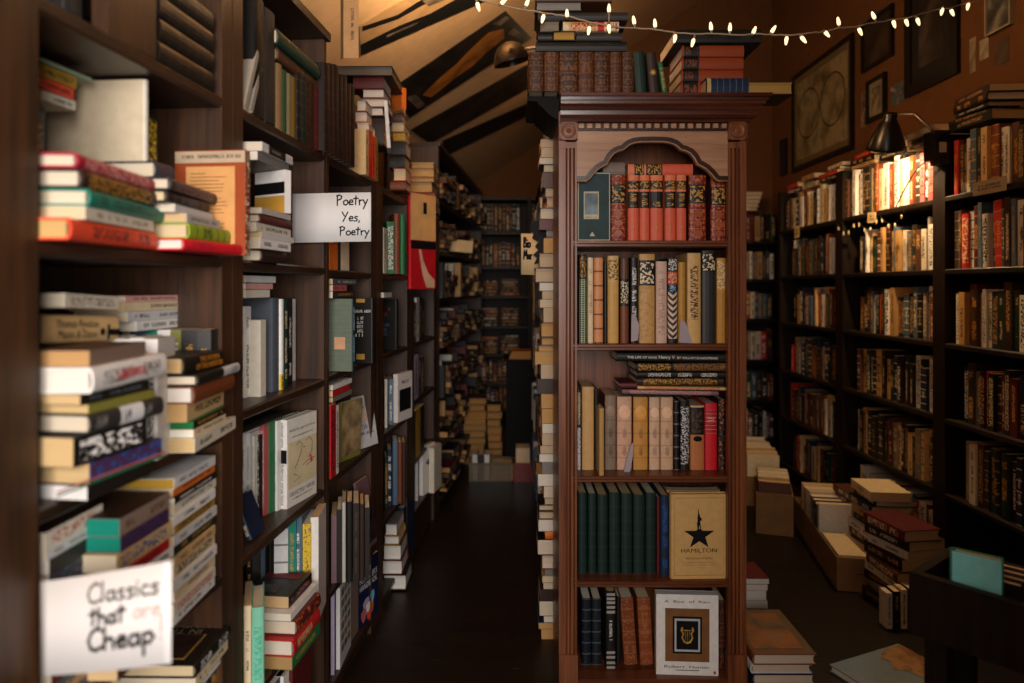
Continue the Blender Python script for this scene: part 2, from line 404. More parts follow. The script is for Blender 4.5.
# ------------------------------------------------------------------ left bookcases
LT = .0732; LA = -math.atan(LT); YAW_L = 90+math.degrees(LA)
def LX(Y, d=0.): return -.66+LT*Y+d
def LP(Y, d, z): return (LX(Y, d), Y, z)
def Yl(px, d=0.): return (.66-d)*F/(562-px)
DEPTH = .27
def bookcase_left(Y0, Y1, s0, s1, tops, height, label, top_board=True, panel=None, mat=None):
    t = thing('bookcase', label, 'bookcase', LP(Y0, 0, 0), LA, 'dark oak bookcases along the left wall')
    L = (Y1-Y0)*1.0027; D = DEPTH
    for a, b_ in ((0, s0), (L-s1, L)):
        m = MB(); m.box(-D, 0, a, b_, 0, height); m.build('side_panel', mat or M_OAK, t)
    m = MB(); m.box(-D-.008, -D, 0, L, 0, height); m.build('back_panel', M_OAK, t)
    for z in tops:
        m = MB(); m.prism([(-D, z-.022), (-.004, z-.022), (0, z-.018), (0, z-.004), (-.004, z), (-D, z)], s0, L-s1, 'y'); m.build('shelf', M_OAKH, t)
    if top_board:
        m = MB(); m.box(-D-.008, .012, -.004, L+.004, height, height+.022); m.build('top_board', M_OAKH, t)
    m = MB(); m.box(-.03, -.012, s0, L-s1, 0, tops[0]-.022); m.build('kick_board', M_OAK, t)
    if panel:
        m = MB(); m.box(-.03, -.004, panel[0]-Y0, panel[1]-Y0, panel[2], panel[3]); m.build('front_panel', M_OAK, t)
    return t
U1S = [.06, .33, .64, .92, 1.26, 1.57]
U2S = [.05, .325, .64, .945, 1.255, 1.57]
bookcase_left(.795, 1.366, .066, .041, U1S, 1.95, 'nearest dark oak bookcase at left with piled classics and paper sign', panel=(1.0, 1.118, 1.571, 1.949))
bookcase_left(1.369, 1.912, .0435, .019, U2S, 1.887, 'second dark oak bookcase from the left foreground, topped by one board')
bookcase_left(1.914, 2.437, .02, .078, [.05, .33, .65, .95, 1.25, 1.57], 1.569, 'third dark oak bookcase on the left, filmmaking handbook on its lowest shelf', False)
bookcase_left(2.439, 2.975, .078, .068, [.05, .33, .65, .95, 1.25, 1.57], 1.569, 'fourth dark oak bookcase on the left, blue books on a low shelf', False)
bookcase_left(2.977, 3.634, .07, .12, [.19, .42, .69, .95, 1.25, 1.56], 1.559, 'fifth dark oak bookcase on the left beside the red cover', False)
bookcase_left(3.64, 5.6, .04, .04, [.05, .33, .6, .87, 1.14, 1.41, 1.68], 1.95, 'long dark bookcase at the far end of the left aisle')

def solve_len(X0, Y0, tan, pxf):
    k = (pxf-512)/F; return (X0-k*Y0)/(k-tan)      # length measured along Y
def lie(pxn, pxf, vp, Tpx, d, z, W, col, label, group, kind='hc', tilt=0., **kw):
    Y0 = Yl(pxn, d); X0 = LX(Y0, d); tan = (vp-512)/F
    L = solve_len(X0, Y0, tan, pxf)
    if not .08 < L < .45: print('LENGTH', round(L, 3), label)
    H = L*math.hypot(1, tan); T = Tpx*Y0/F
    o = book(pose((X0, Y0, z), 90-math.degrees(math.atan(tan)), True, H=H, T=T, tilt=tilt), T, W, H, col, label, group, kind, **kw)
    return o, z+T+.0006, T, H
def pile(z, rows, where, group, start=1, total=None):
    """rows from the bottom up: (pxn, pxf, vp, Tpx, d, W, colour, kind, word, extra)"""
    out = []; n = len(rows)
    for i, r in enumerate(rows):
        pxn, pxf, vp, Tpx, d, W, col, kd, word, kw = r
        pos = 'top' if i == n-1 else 'bottom' if i == 0 else ORD[i+1]+' from bottom'
        lab = f"{col+' ' if isinstance(col, str) else ''}{word}, {pos} of {where}"
        kw = dict(kw); cb = kw.pop('then', None)
        o, z, T, H = lie(pxn, pxf, vp, Tpx, d, z, W, col, lab, group, kd, **kw); out.append(o)
        if cb: cb(o, T, W, H)
    return z, out
def stand(px, py, z, yaw, T, W, H, col, label, group, kind='pb', lean=0., Y=None, **kw):
    Y = Y if Y is not None else F*(EYE-z)/(py-HZ)
    X = (px-512)/F*Y
    return book(pose((X, Y, z), yaw, False, lean, H, T), T, W, H, col, label, group, kind, **kw)

# ---- nearest bookcase, eye-level shelf
G = 'books on the eye-level shelf of the nearest bookcase'
w = 'left eye-level pile, nearest bookcase'
zt, bs = pile(1.26, [
 (72, 158, 470, 22, .04, .15, 'vermilion', 'hc', 'thick book', {'style': .2, 'ink': 'maroon', 'page': hexc('c9a268')}),
 (85.7, 154, 450, 13, .04, .14, 'ivory', 'pb', 'paperback', {'ink': 'taupe'}),
 (91, 164, 445, 17, .045, .15, 'teal', 'hc', 'book', {'ink': 'dark green'}),
 (83, 157, 470, 18.5, .04, .14, 'dark brown', 'hc', 'book with gold lettering', {'ink': 'gold', 'style': .7}),
 (79, 155, 465, 15, .04, .14, 'crimson', 'hc', 'book with white lettering', {'ink': 'pink', 'style': .7, 'front': 'maroon'}),
 (73, 145, 480, 4.5, .0, .12, 'maroon', 'hc', 'thin book', {'style': 0})], w, G)
zt, bs = pile(1.26, [
 (185, 242, 590, 12, .05, .13, 'scarlet', 'hc', 'book', {'ink': 'crimson', 'page': hexc('e8dfd4')}),
 (190.4, 231, 515, 16, .045, .13, 'lime green', 'hc', 'book', {'ink': 'dark green', 'style': .3}),
 (187, 220, 505, 9, .04, .13, 'pale grey', 'pb', 'thin book', {}),
 (175, 213, 480, 8, .03, .12, 'silver', 'pb', 'thin white paperback', {'style': 0}),
 (168, 210, 490, 12, .03, .12, 'black', 'hc', 'book', {'style': .3, 'ink': 'slate'}),
 (172, 217, 470, 12.5, .035, .13, 'charcoal', 'hc', 'book with mauve lettering', {'ink': 'mauve', 'style': .7}),
 (157, 175, 562, 17, .005, .13, 'navy', 'hc', 'small block of a book', {'style': .8})], 'right eye-level pile, nearest bookcase', G)
o = stand(153, 0, 1.26, 85.8, .03, .13, .235, 'black', 'black and yellow lettered book between the two piles at eye level', G, Y=1.17, secs=[(0, .55, 'yellow', 'maroon', .2), (.55, 1, 'black', 'yellow', .7)])
o = stand(147.5, 0, 1.26, 85.8, .012, .20, .283, 'ivory', 'large blank cream board-backed book standing behind the left pile', G, Y=1.133, style=0, kind='hc', back=hexc('cdbb9e'))
# face-out book with an orange cover
o = stand(248, 0, 1.26, 84, .018, .142, .2, 'chestnut', 'face-out paperback with orange cover and pale title strip beside right pile', G, Y=1.30, style=.9, ink='ivory', back=hexc('9a4420'))
patch(o, back_M(.018, .071, .187), .140, .022, plain('old_cream_strip', hexc('b9a184')), 'title_strip')
patch(o, back_M(.018, .070, .095), .098, .148, plain('peach_panel', hexc('d59a5c')), 'text_panel')
glyphs(o, back_M(.019, .068, .188), .118, .009, 1, M_OAK)
tb = MB()
for i in range(20):
    wl = R.uniform(.05, .076) if i % 6 else .03
    tb.box(-.04, -.04+wl, .06-i*.0068, .0612-i*.0068, .0006, .0008)
tb.build('printed_lines', plain('brown_print', hexc('6d4321')), o, back_M(.018, .070, .095))
# back row at the left edge
for i, (px, c, wd) in enumerate(((48, 'orange', .02), (57, 'white', .022), (64, 'olive', .02), (70, 'charcoal', .02), (75, 'lilac', .018), (80, 'white', .016))):
    stand(px, 0, 1.26, 20, wd, .06, .205+.008*(i % 3), c, f'{c} paperback, {ORD[i+1]} from left in back row behind the left pile', G, Y=1.185, style=.2)
for i, (pxf, Tp, c, wd) in enumerate(((76, 10, 'ivory', 'paperback'), (74, 11, 'vermilion', 'paperback'), (77, 13, 'mustard', 'hardback'), (93, 4, 'sage', 'thin large book'))):
    z_ = (1.474, 1.4905, 1.508, 1.529)[i]
    lie(38.5, pxf, 600, Tp, -.1, z_, .1, c, f'{c} {wd} in small raised pile up under the shelf, {ORD[4-i]} from top', G, 'pb', style=.2 if i != 3 else 0)
for i in range(3):   # what carries the small raised pile, behind the post
    book(pose(LP(.93+.05*i, -.13, 1.26), YAW_L, False, 0, .212, .04), .04, .12, .212, ('brown', 'grey', 'navy')[i], f"{('brown', 'grey', 'navy')[i]} book standing under small raised pile, {ORD[i+1]} from the post", G)

# ---- nearest bookcase, middle shelf
G = 'books on the middle shelf of the nearest bookcase'
w = 'left mid-shelf pile, nearest bookcase'
CR = hexc('cfae7c')
zt, bs = pile(.92, [
 (88, 150, 600, 15, .04, .15, 'black', 'pb', 'wide book', {'style': 0, 'page': hexc('e6e0dc')}),
 (90, 162, 600, 22, .04, .15, 'purple', 'pb', 'book with pink and green stripes', {'page': CR, 'secs': [(0, 1, 'purple', 'blue', .9)]}),
 (74, 147, 620, 30, .04, .13, 'black', 'pb', 'thick book lettered in white', {'ink': 'white', 'style': .7, 'page': CR}),
 (91.6, 164, 600, 20, .05, .14, 'charcoal', 'hc', 'book with white label', {'secs': [(0, .3, 'charcoal', 'grey', .2), (.3, .62, 'silver', 'charcoal', .2), (.62, 1, 'charcoal', 'grey', .2)]}),
 (89, 155, 590, 9, .045, .13, 'olive', 'pb', 'thin book', {'page': CR, 'style': 0}),
 (81, 149, 580, 11, .04, .12, 'black', 'pb', 'narrow book', {'page': CR, 'ink': 'slate'}),
 (94, 167, 500, 26, .055, .16, 'white', 'hc', 'thick book with red word', {'ink': 'grey', 'page': hexc('e6dccf')}),
 (90, 146, 480, 16, .045, .14, 'taupe', 'pb', 'book with brown cover', {'style': 0, 'front': 'brown', 'page': hexc('b98f5c')})], w, G)
T = 26*Yl(94, .055)/F; H_ = .21
glyphs(bs[6], frame_m((0, -EPS, .1), (0, 0, -1), (1, 0, 0)), .075, T*.5, 1, M_REDINK)
for nm, c, k in (('stripe', 'rose', .22), ('stripe', 'green', .06)):
    Tq = 22*Yl(90, .04)/F; m = MB(); Hq = .22
    m.box(-Hq*.48, Hq*.48, -.0012, .0012, 0, .0004)
    m.build('spine_stripe', plain('stripe_'+c, PAL[c]), bs[1], frame_m((-Tq*(.5-k), -.0008, .5*.2), (0, 0, -1), (1, 0, 0)))
zt, bs = pile(.92, [
 (195, 236, 470, 14, .04, .14, 'ivory', 'pb', 'paperback', {'page': CR}),
 (194, 226, 480, 8, .035, .14, 'cream', 'pb', 'thin paperback', {'page': hexc('e4dccd')}),
 (194, 226, 480, 8, .035, .14, 'black', 'pb', 'thin book with green cover', {'back': 'green', 'front': 'green', 'page': PAL['green']}),
 (187, 224, 465, 18, .03, .13, 'sand', 'pb', 'thick paperback', {'page': hexc('c09a66')}),
 (195, 235, 490, 17.5, .045, .14, 'chestnut', 'hc', 'hardback', {'style': 0, 'page': hexc('e6dccf')}),
 (199, 240, 480, 11, .05, .14, 'black', 'hc', 'book with white tail band', {'secs': [(0, .42, 'silver', 'grey', .2), (.42, 1, 'black', 'grey', 0)]}),
 (185, 224, 540, 18, .03, .15, 'black', 'hc', 'book lettered in orange', {'style': 0, 'page': CR})], 'right mid-shelf pile, nearest bookcase', G)
Tq = 18*Yl(185, .03)/F
spine_text(bs[6], 'THE WOMEN\nOF THE MONSTER', Tq, .125, M_ORANGEINK, .44, .78, .72)
# back rows
row = [('mustard', .022, 118), ('dark green', .03, 125), ('white', .026, 205), ('white', .02, 205), ('white', .018, 205), ('white', .018, 205)]
x = 47.
for i, (c, T, _) in enumerate((('olive', .02, 0), ('black', .03, 0), ('dark green', .03, 0), ('white', .03, 0), ('white', .024, 0), ('white', .022, 0), ('white', .022, 0))):
    Yb = 1.1; wpx = T*F/Yb
    o = stand(x+wpx/2, 0, .92, 8, T-.001, .08, .196+.002*(i % 2), c, f'{c} paperback, {ORD[i+1]} from left in row under the tan upright-lettered book', G, Y=Yb, style=.2)
    x += wpx
o, _, _, _ = lie(44.5, 119, 530, 29, -.05, 1.122, .1, 'sand', 'tan book with black lettering lying on the white paperbacks', G, 'hc', tilt=3.0, style=0)
Yq = Yl(44.5, -.05); Tq = 29*Yq/F; Hq = [v.co.z for v in o.data.vertices]; Hq = max(Hq)
text_mesh('Thomas Pynchon\nMason & Dixon', Hq*.56, Tq*.66, M_INK, o, frame_m((0, -EPS*1.5, Hq*.6), (0, 0, -1), (1, 0, 0)), 'title')
m = MB(); m.lathe([(0, .0004), (Tq*.14, .0004), (Tq*.14, 0), (0, 0)], 16); m.build('spot', M_INK, o, frame_m((-Tq*.12, -EPS*1.5, Hq*.26), (0, 0, -1), (1, 0, 0)))
m = MB(); m.box(-Hq*.07, Hq*.1, -Tq*.12, Tq*.12, 0, .0004); m.box(-Hq*.09, -Hq*.06, -Tq*.3, Tq*.3, 0, .0004); m.build('label_block', M_INK, o, frame_m((-Tq*.14, -EPS*1.5, Hq*.1), (0, 0, -1), (1, 0, 0)))
lie(65, 119, 480, 14, -.03, 1.172, .11, 'ivory', 'cream paperback with dark capitals lying over the tan lettered book', G, 'pb', tilt=3.0, style=.7, ink='taupe')
x = 122.
for i, (c, T) in enumerate((('cream', .016), ('steel blue', .03), ('teal', .02), ('white', .024), ('olive', .02), ('black', .03), ('charcoal', .025))):
    Yb = 1.27; wpx = T*F/Yb
    stand(x+wpx/2, 0, .92, 10, T-.001, .08, .2, c, f'{c} book, {ORD[i+1]} from left in back row under four thin paperbacks', G, Y=Yb, style=.2); x += wpx
z_ = 1.122
for i, (a, b_, Tp, c) in enumerate(((137, 190.7, 10, 'white'), (128, 184.5, 9.5, 'silver'), (124, 185.5, 9.5, 'cream'), (126, 180.6, 6, 'pink'))):
    o, z_, _, _ = lie(a, b_, 566, Tp, -.09, z_, .1, c, f'{c} thin paperback, {ORD[i+1]} from bottom of four over back row of middle shelf', G, 'pb', style=.2)

# ---- nearest bookcase, low shelf
G = 'books on the low shelf of the nearest bookcase'
w = 'left low-shelf pile, nearest bookcase'
pile(.64, [
 (53, 100, 530, 26, -.01, .14, 'slate', 'pb', 'thick book', {}), (52, 100, 530, 30, -.01, .14, 'maroon', 'pb', 'thick paperback', {}), (50, 100, 530, 30, -.01, .14, 'mustard', 'pb', 'thick paperback', {}),
 (54, 110, 525, 26, -.01, .14, 'black', 'pb', 'thick book', {}), (50, 108, 525, 24, -.01, .14, 'purple', 'pb', 'thick paperback', {'ink': 'teal', 'style': .9}),
 (50, 105, 520, 17, -.01, .13, 'charcoal', 'pb', 'book', {'style': 0}), (47, 103, 517, 10, -.008, .13, 'silver', 'pb', 'thin paperback', {}),
 (46, 103, 517, 18, -.008, .13, 'ivory', 'pb', 'paperback with rose lettering', {'ink': 'rose', 'style': .7, 'front': 'dark brown'})], w, G)
Z = .64
pile(.64, [
 (118, 166, 520, 22, .03, .13, 'brown', 'pb', 'thick paperback', {}), (116, 168, 520, 22, .03, .13, 'white', 'pb', 'thick paperback', {}),
 (120, 170, 520, 20, .03, .13, 'slate', 'pb', 'thick paperback', {}), (118, 170, 520, 20, .03, .13, 'cream', 'pb', 'paperback', {}),
 (128, 174, 525, 13, .035, .13, 'white', 'pb', 'paperback', {}),
 (124, 169, 530, 11, .035, .13, 'red', 'pb', 'book', {'ink': 'maroon'}),
 (117, 171, 536, 18, .035, .13, 'sand', 'pb', 'book with blue letters', {'ink': 'blue', 'style': .7}),
 (121, 169, 536, 16, .035, .13, 'purple', 'pb', 'dark book with teal page edge', {'page': PAL['teal'], 'style': .9, 'ink': 'black'}),
 (120, 169, 536, 18, .035, .13, 'taupe', 'pb', 'book with teal page edge', {'page': PAL['teal'], 'ink': 'brown', 'front': 'dark brown'})], 'middle low-shelf pile, nearest bookcase', G)
cs = [('white', 12), ('ivory', 12), ('cream', 13), ('white', 12), ('cream', 13), ('sand', 11), ('bottle green', 11), ('silver', 11), ('mustard', 10), ('white', 11), ('ivory', 12), ('black', 7), ('orange', 9), ('silver', 11)]
rows = []
for i, (c, t) in enumerate(cs):
    rows.append((173.5+(i % 3)*.8, 215+(i % 4)*.7-(1 if i == 2 else 0), 507, t*.93, .02+.004*(i % 2), .14, c, 'pb', 'paperback', {'page': PAL['mustard'] if i == 13 else None, 'ink': 'red' if i == 1 else None, 'style': .7 if i in (1, 4, 8) else .2}))
zt, bs = pile(.64, rows, 'right low-shelf pile, nearest bookcase', G)
# ---- nearest bookcase, lowest visible shelf: dark framed book
G = 'books on the bottom visible shelf of the nearest bookcase'
zt, bs = pile(.33, [(188, 222, 520, 26, .0, .15, 'brown', 'hc', 'thick book', {}), (190, 224, 520, 26, .0, .15, 'grey', 'hc', 'thick book', {}), (188, 224, 520, 26, .0, .15, 'navy', 'hc', 'thick book', {}),
 (190, 224, 520, 12, .005, .15, 'white', 'pb', 'book', {}), (196, 228, 515, 12, .015, .15, 'cream', 'pb', 'book', {}), (197, 231, 520, 14, .02, .165, 'black', 'hc', 'book with framed cover picture', {'ink': 'silver'})], 'pile below the classics sign shelf', G)
o = bs[-1]; Tq = 14*Yl(197, .02)/F; Hq = max(v.co.z for v in o.data.vertices)
fr = cover_M(Tq, .083, Hq*.58)
patch(o, fr, .105, Hq*.62, M_GILT, 'picture_frame'); patch(o, fr, .100, Hq*.59, plain('dim_picture', hexc('2b1710'), .6, 0, .3, .6), 'cover_picture', .0005)
text_mesh('IN THE\nWINDOW', .12, .038, plain('dull_gilt', hexc('8f7c60')), o, cover_M(Tq+.001, .083, Hq*.12), 'title')
# ---- nearest bookcase, above the eye-level shelf
G = 'dark volumes on the top shelf of the nearest bookcase'
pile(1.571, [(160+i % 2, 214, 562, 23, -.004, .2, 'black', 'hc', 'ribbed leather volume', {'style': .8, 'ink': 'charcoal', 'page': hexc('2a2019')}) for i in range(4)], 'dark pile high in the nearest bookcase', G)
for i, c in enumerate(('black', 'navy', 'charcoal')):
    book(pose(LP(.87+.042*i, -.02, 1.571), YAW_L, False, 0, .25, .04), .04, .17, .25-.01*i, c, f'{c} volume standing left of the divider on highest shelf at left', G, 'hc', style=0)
# ------------------------------------------------------------------ second bookcase
def face_row(px, Y, z, yaw, items, where, group):
    """spines towards the viewer, side by side, from the left"""
    a = math.radians(yaw); p = Vector(((px-512)/F*Y, Y, z))
    for i, (T, H, c, kd, kw) in enumerate(items):
        p = p+Vector((math.cos(a), math.sin(a), 0))*(T/2)
        book(pose(p, yaw), T-.0006, .13, H, c, f'{c} book, {ORD[i+1]} from left {where}', group, kd, **kw)
        p = p+Vector((math.cos(a), math.sin(a), 0))*(T/2+.0005)
def row_out(px, z, d, W, H, cols, where, group, kind='hc', style=.2, **kw):
    """spines out towards the aisle; px: boundaries seen along the shelf, first to last"""
    for i in range(len(px)-1):
        Ya, Yb = Yl(px[i], d), Yl(px[i+1], d); T = (Yb-Ya)*.97
        c = cols[i % len(cols)]; h = H[i] if isinstance(H, (list, tuple)) else H*(1+.02*((i*7) % 5-2))
        st = style[i] if isinstance(style, (list, tuple)) else style
        book(pose(LP((Ya+Yb)/2, d, z), YAW_L, False, 0, h, T), T, W, h, c, f"{c if isinstance(c, str) else 'dim'} book, {ORD[i+1]} from left {where}", group, kind, style=st, **kw)
G = 'books on the top shelf of the second bookcase'
wh = 'on top shelf of second bookcase'
row_out([245, 250, 255], 1.571, -.05, .18, [.25, .24], ['maroon', 'dark brown'], wh+', behind leaning papers', G)
row_out([255.5, 266, 277], 1.571, 0, .2, [.26, .255], ['black', 'charcoal'], wh+', tall dark pair', G, style=0)
row_out([278, 283.5, 288, 292.5, 297], 1.571, -.005, .17, [.155, .15, .15, .15], [hexc('8a6a44'), hexc('2c4a2c'), hexc('857350'), hexc('74581f')], wh+', slim group', G, style=0, page=hexc('6d5a40'))  # the shelf's dimmer light is put into darker cover and page colours
row_out([298, 303, 308, 316, 323.5], 1.571, 0, .17, [.18, .185, .175, .175], ['black', 'bottle green', 'dark brown', 'maroon'], wh+', toward the sign', G, style=.8, ink='brown')
for i in range(2):
    o = book(pose(LP(1.425+.028*i, .0, 1.572), YAW_L, False, 24, .15, .012), .012, .11, .15-.03*i, (hexc('9a8d7c'), hexc('8d8478'))[i], f"{('larger', 'smaller')[i]} pale paperback leaning at left end of second bookcase's top shelf", G, 'pb', style=0)  # whites greyed to carry the dimness of the top shelf
pile(1.571+.16, [(279, 322, 562, 12, .0, .13, 'brown', 'hc', 'book', {'style': 0}), (279, 320, 562, 15, .01, .15, 'dark green', 'hc', 'thick book', {'style': 0})], 'pair lying on the slim upright books', G)
# lying on the top board
pile(1.911, [(243, 262, 562, 22, .0, .2, 'dark green', 'hc', 'volume', {'style': 0}), (246, 257, 562, 14, -.02, .14, 'red', 'pb', 'paperback', {'style': .7, 'ink': 'orange'})], 'pair on the board above second bookcase', G)

G = 'books in the pile beside the poetry sign'
zt, bs = pile(1.255, [
 (263, 287, 562, 12, .02, .12, 'dark brown', 'hc', 'book with tan page edge', {'style': 0}), (260.5, 291, 560, 10, .03, .13, 'white', 'pb', 'paperback', {}),
 (262, 294, 555, 6, .03, .13, 'silver', 'pb', 'slim paperback', {'style': 0}), (256.5, 291, 540, 9, .025, .13, 'ivory', 'pb', 'paperback', {}),
 (261.5, 292, 560, 9, .03, .13, 'maroon', 'hc', 'book', {'style': 0}), (262, 291, 560, 6, .03, .13, 'pale grey', 'pb', 'slim book', {'style': 0})], 'pile left of the poetry sign', G)
o = stand(288, 0, zt, 60, .018, .1, .098, 'white', 'small upright book with white, dark and yellow cover bands on poetry pile', G, Y=Yl(272, .0), style=0)
patch(o, back_M(.018, .05, .02), .099, .04, plain('amber_band', hexc('c9963a')), 'cover_band'); patch(o, back_M(.018, .05, .058), .099, .026, M_INK, 'cover_photo')
for i in range(3):
    book(pose(LP(1.475+.024*i, -.05, zt), YAW_L, False, 0, .097, .022), .022, .1, .097, ('black', 'silver', 'charcoal')[i], f"small {('black', 'silver', 'charcoal')[i]} upright book tucked in the poetry pile", G, 'pb')
pile(zt+.0995, [(258, 289, 555, 9, .02, .13, 'grey', 'pb', 'paperback', {'style': 0}), (262.5, 293, 545, 9, .03, .13, 'silver', 'pb', 'paperback with black label', {'secs': [(0, .25, 'silver', 'grey', 0), (.25, .8, 'black', 'grey', .2), (.8, 1, 'silver', 'grey', 0)]})], 'poetry pile at the very top', G)

# paper signs
def paper_sign(name, label, P0, P1, hgt, bow, mat=None, thick=.0006, n=16):
    """a sheet between P0 (lower left) and P1 (lower right); bow lifts the middle towards the viewer"""
    P0 = Vector(P0); P1 = Vector(P1); r = P1-P0; wd = r.length; rr = r.normalized(); up = Vector((0, 0, 1)); nn = Vector((rr.x, rr.y, 0)).normalized().cross(up)
    def surf(x, y, l=0.):
        t = x/wd; return P0+rr*x+up*(y if not callable(hgt) else y)+nn*(bow*math.sin(math.pi*t)+l)
    b = MB(); vs = []; fs = []
    for i in range(n+1):
        x = wd*i/n
        for y in (0, hgt):
            for l in (0, -thick): vs.append(surf(x, y, l))
    for i in range(n):
        a = i*4; c = a+4
        fs += [(a, c, c+2, a+2), (a+1, a+3, c+3, c+1), (a, a+1, c+1, c), (a+2, c+2, c+3, a+3)]
    fs += [(0, 2, 3, 1), (n*4, n*4+1, n*4+3, n*4+2)]
    b.add(vs, fs, True); o = b.build(name, mat or M_PAPER); mark(o, label, 'sign'); return o, surf, wd
def at(px, py, Y): return Vector(((px-512)/F*Y, Y, EYE+(HZ-py)*Y/F))
o, sf, wd = paper_sign('paper_sign', 'white paper sign reading Classics that are Cheap on the nearest shelf', at(40.5, 676, .855), at(171, 663.5, .782), .1175, .004)
b = MB(); hand(b, 'Classics', wd*.40, .083, .024, .0032, sf, 1.68); b2 = b.build('lettering', M_INK, o)
b = MB(); hand(b, 'that', wd*.42, .056, .022, .0042, sf, 1.6); hand(b, 'Cheap', wd*.40, .026, .027, .0048, sf, 1.7); b.build('lettering', M_INK, o)
b = MB(); hand(b, 'are', wd*.74, .058, .021, .0026, sf, 1.7); hand(b, '!', wd*.925, .03, .028, .003, sf, 1.0); b.build('faded_lettering', M_FADED, o)
o, sf, wd = paper_sign('paper_sign', 'white paper sign reading Poetry Yes, Poetry between second and third bookcases', at(292.3, 242.8, 1.872), at(371, 241.5, 1.86), .134, .003)
b = MB(); hand(b, 'Poetry', wd*.565, .100, .028, .0036, sf, 1.2); hand(b, 'Yes,', wd*.635, .056, .026, .0034, sf, 1.3); hand(b, 'Poetry', wd*.605, .018, .024, .0034, sf, 1.32); b.build('lettering', M_INK, o)

G = 'books on the middle shelf of the second bookcase'
for i, (px, py, T, W, H, c, kd, kw) in enumerate((
 (250, 397, .03, .16, .21, 'white', 'pb', {}), (265.5, 396, .026, .15, .178, 'ivory', 'pb', {'style': 0, 'back': 'ivory'}), (279, 391, .04, .16, .228, 'slate', 'hc', {'style': 0, 'back': hexc('4b4f57')}),
 (285, 389.5, .018, .16, .225, 'white', 'hc', {'secs': [(0, .17, 'yellow', 'black', .2), (.17, 1, 'white', 'black', 0)], 'back': 'white'}),
 (288.7, 387, .02, .16, .222, 'dark green', 'hc', {}), (292.5, 384, .028, .16, .225, 'black', 'pb', {'ink': 'white'}), (296.5, 380.5, .016, .16, .222, 'white', 'pb', {'style': 0}))):
    Y = F*(EYE-.945)/(py-HZ)
    stand(px-2, 0, .945, YAW_L-2, T, W, H, c, f'{c} book, {ORD[i+1]} from left on middle shelf of second bookcase', G, kd, Y=Y, **kw)
for i, (c, zz, Tp) in enumerate((('ivory', 1.176, 8), ('pink', 1.195, 6), ('silver', 1.21, 7))):
    lie(246, 270+3*i, 575, Tp, -.03, zz, .12, c, f'{c} slim book lying over upright books, {ORD[i+1]} layer, second bookcase', G, 'pb', style=0)

G = 'books on the low shelf of the second bookcase'
Z = .64
for i, (px, py, wp, ty, c, W, kw) in enumerate((
 (244, 522, 5, 431, 'white', .12, {}), (249, 521, 4.5, 433, 'silver', .12, {}), (253.5, 519.5, 4.5, 436, 'ivory', .12, {}), (258, 518, 4.6, 435, 'black', .12, {'style': .9, 'ink': 'silver'}),
 (263, 516, 5, 424, 'rose', .13, {'style': .7, 'ink': 'ivory'}), (269, 513.5, 6, 422, 'green', .13, {'ink': 'gold'}), (275.6, 511, 6.5, 421, 'white', .13, {'ink': 'sky blue'}))):
    Y = F*(EYE-Z)/(py-HZ); T = wp*Y/F
    stand(px-1.2, 0, Z, -12, T, W, (py-ty)*Y/F, c, f'{c} book, {ORD[i+1]} from left in bright row on low shelf, second bookcase', G, 'pb', Y=Y, **kw)
Y = F*(EYE-Z)/(509-HZ); T = 10.6*Y/F; Hs = 89*Y/F
o = stand(282.3, 0, Z, -13.5, T, .145, Hs, 'white', 'white book of selected verse with drawn face on its cream cover', G, 'pb', Y=Y, style=0, front=hexc('d9d2c6'))
spine_text(o, 'federico garcía lorca', T, Hs, M_INK, .27, .46, .4); spine_text(o, 'selected verse', T, Hs, M_INK, .83, .28, .4)
patch(o, frame_m((0, -.0012, Hs*.585), (1, 0, 0), (0, 0, 1)), T*.96, Hs*.15, M_INK, 'spine_label')
patch(o, cover_M(T, .073, Hs*.47), .138, Hs*.52, plain('drawing_ground', hexc('cdbb95')), 'cover_picture')
text_mesh('federico garcía lorca', .125, .009, M_INK, o, cover_M(T, .073, Hs*.86), 'title'); text_mesh('SELECTED VERSE', .12, .010, M_INK, o, cover_M(T, .073, Hs*.14), 'title'); glyphs(o, cover_M(T, .073, Hs*.08), .1, .005, 1, plain('grey_print', PAL['grey'])); glyphs(o, cover_M(T, .073, Hs*.785), .1, .005, 1, plain('grey_print', PAL['grey']))
m = MB(); S = lambda y, z: Vector((T/2+.0014, y, z*Hs))
for pts in ([(.04, .68), (.055, .71), (.07, .67), (.065, .58), (.05, .5), (.035, .42)], [(.09, .69), (.105, .72), (.12, .66), (.118, .55), (.1, .48)], [(.07, .42), (.1, .45), (.13, .46), (.12, .42), (.09, .4)], [(.03, .36), (.06, .3), (.03, .27)], [(.075, .63), (.085, .62)]):
    m.tube([S(*p) for p in pts], .0007, 4)
m.build('cover_drawing', M_INK, o)
m = MB(); m.tube([S(.11, .5), S(.115, .42)], .003, 5); m.build('cover_drawing', M_REDINK, o)
lie(244, 283, 600, 8, -.05, Z+.232, .09, 'black', 'flat black book lying across the bright row on second bookcase', G, 'hc', style=0)
o = stand(249, 0, Z, -4, .014, .07, .095, 'navy', 'small navy book leaning at the front left of the bright row', G, 'hc', Y=1.50, lean=-20, style=.2)

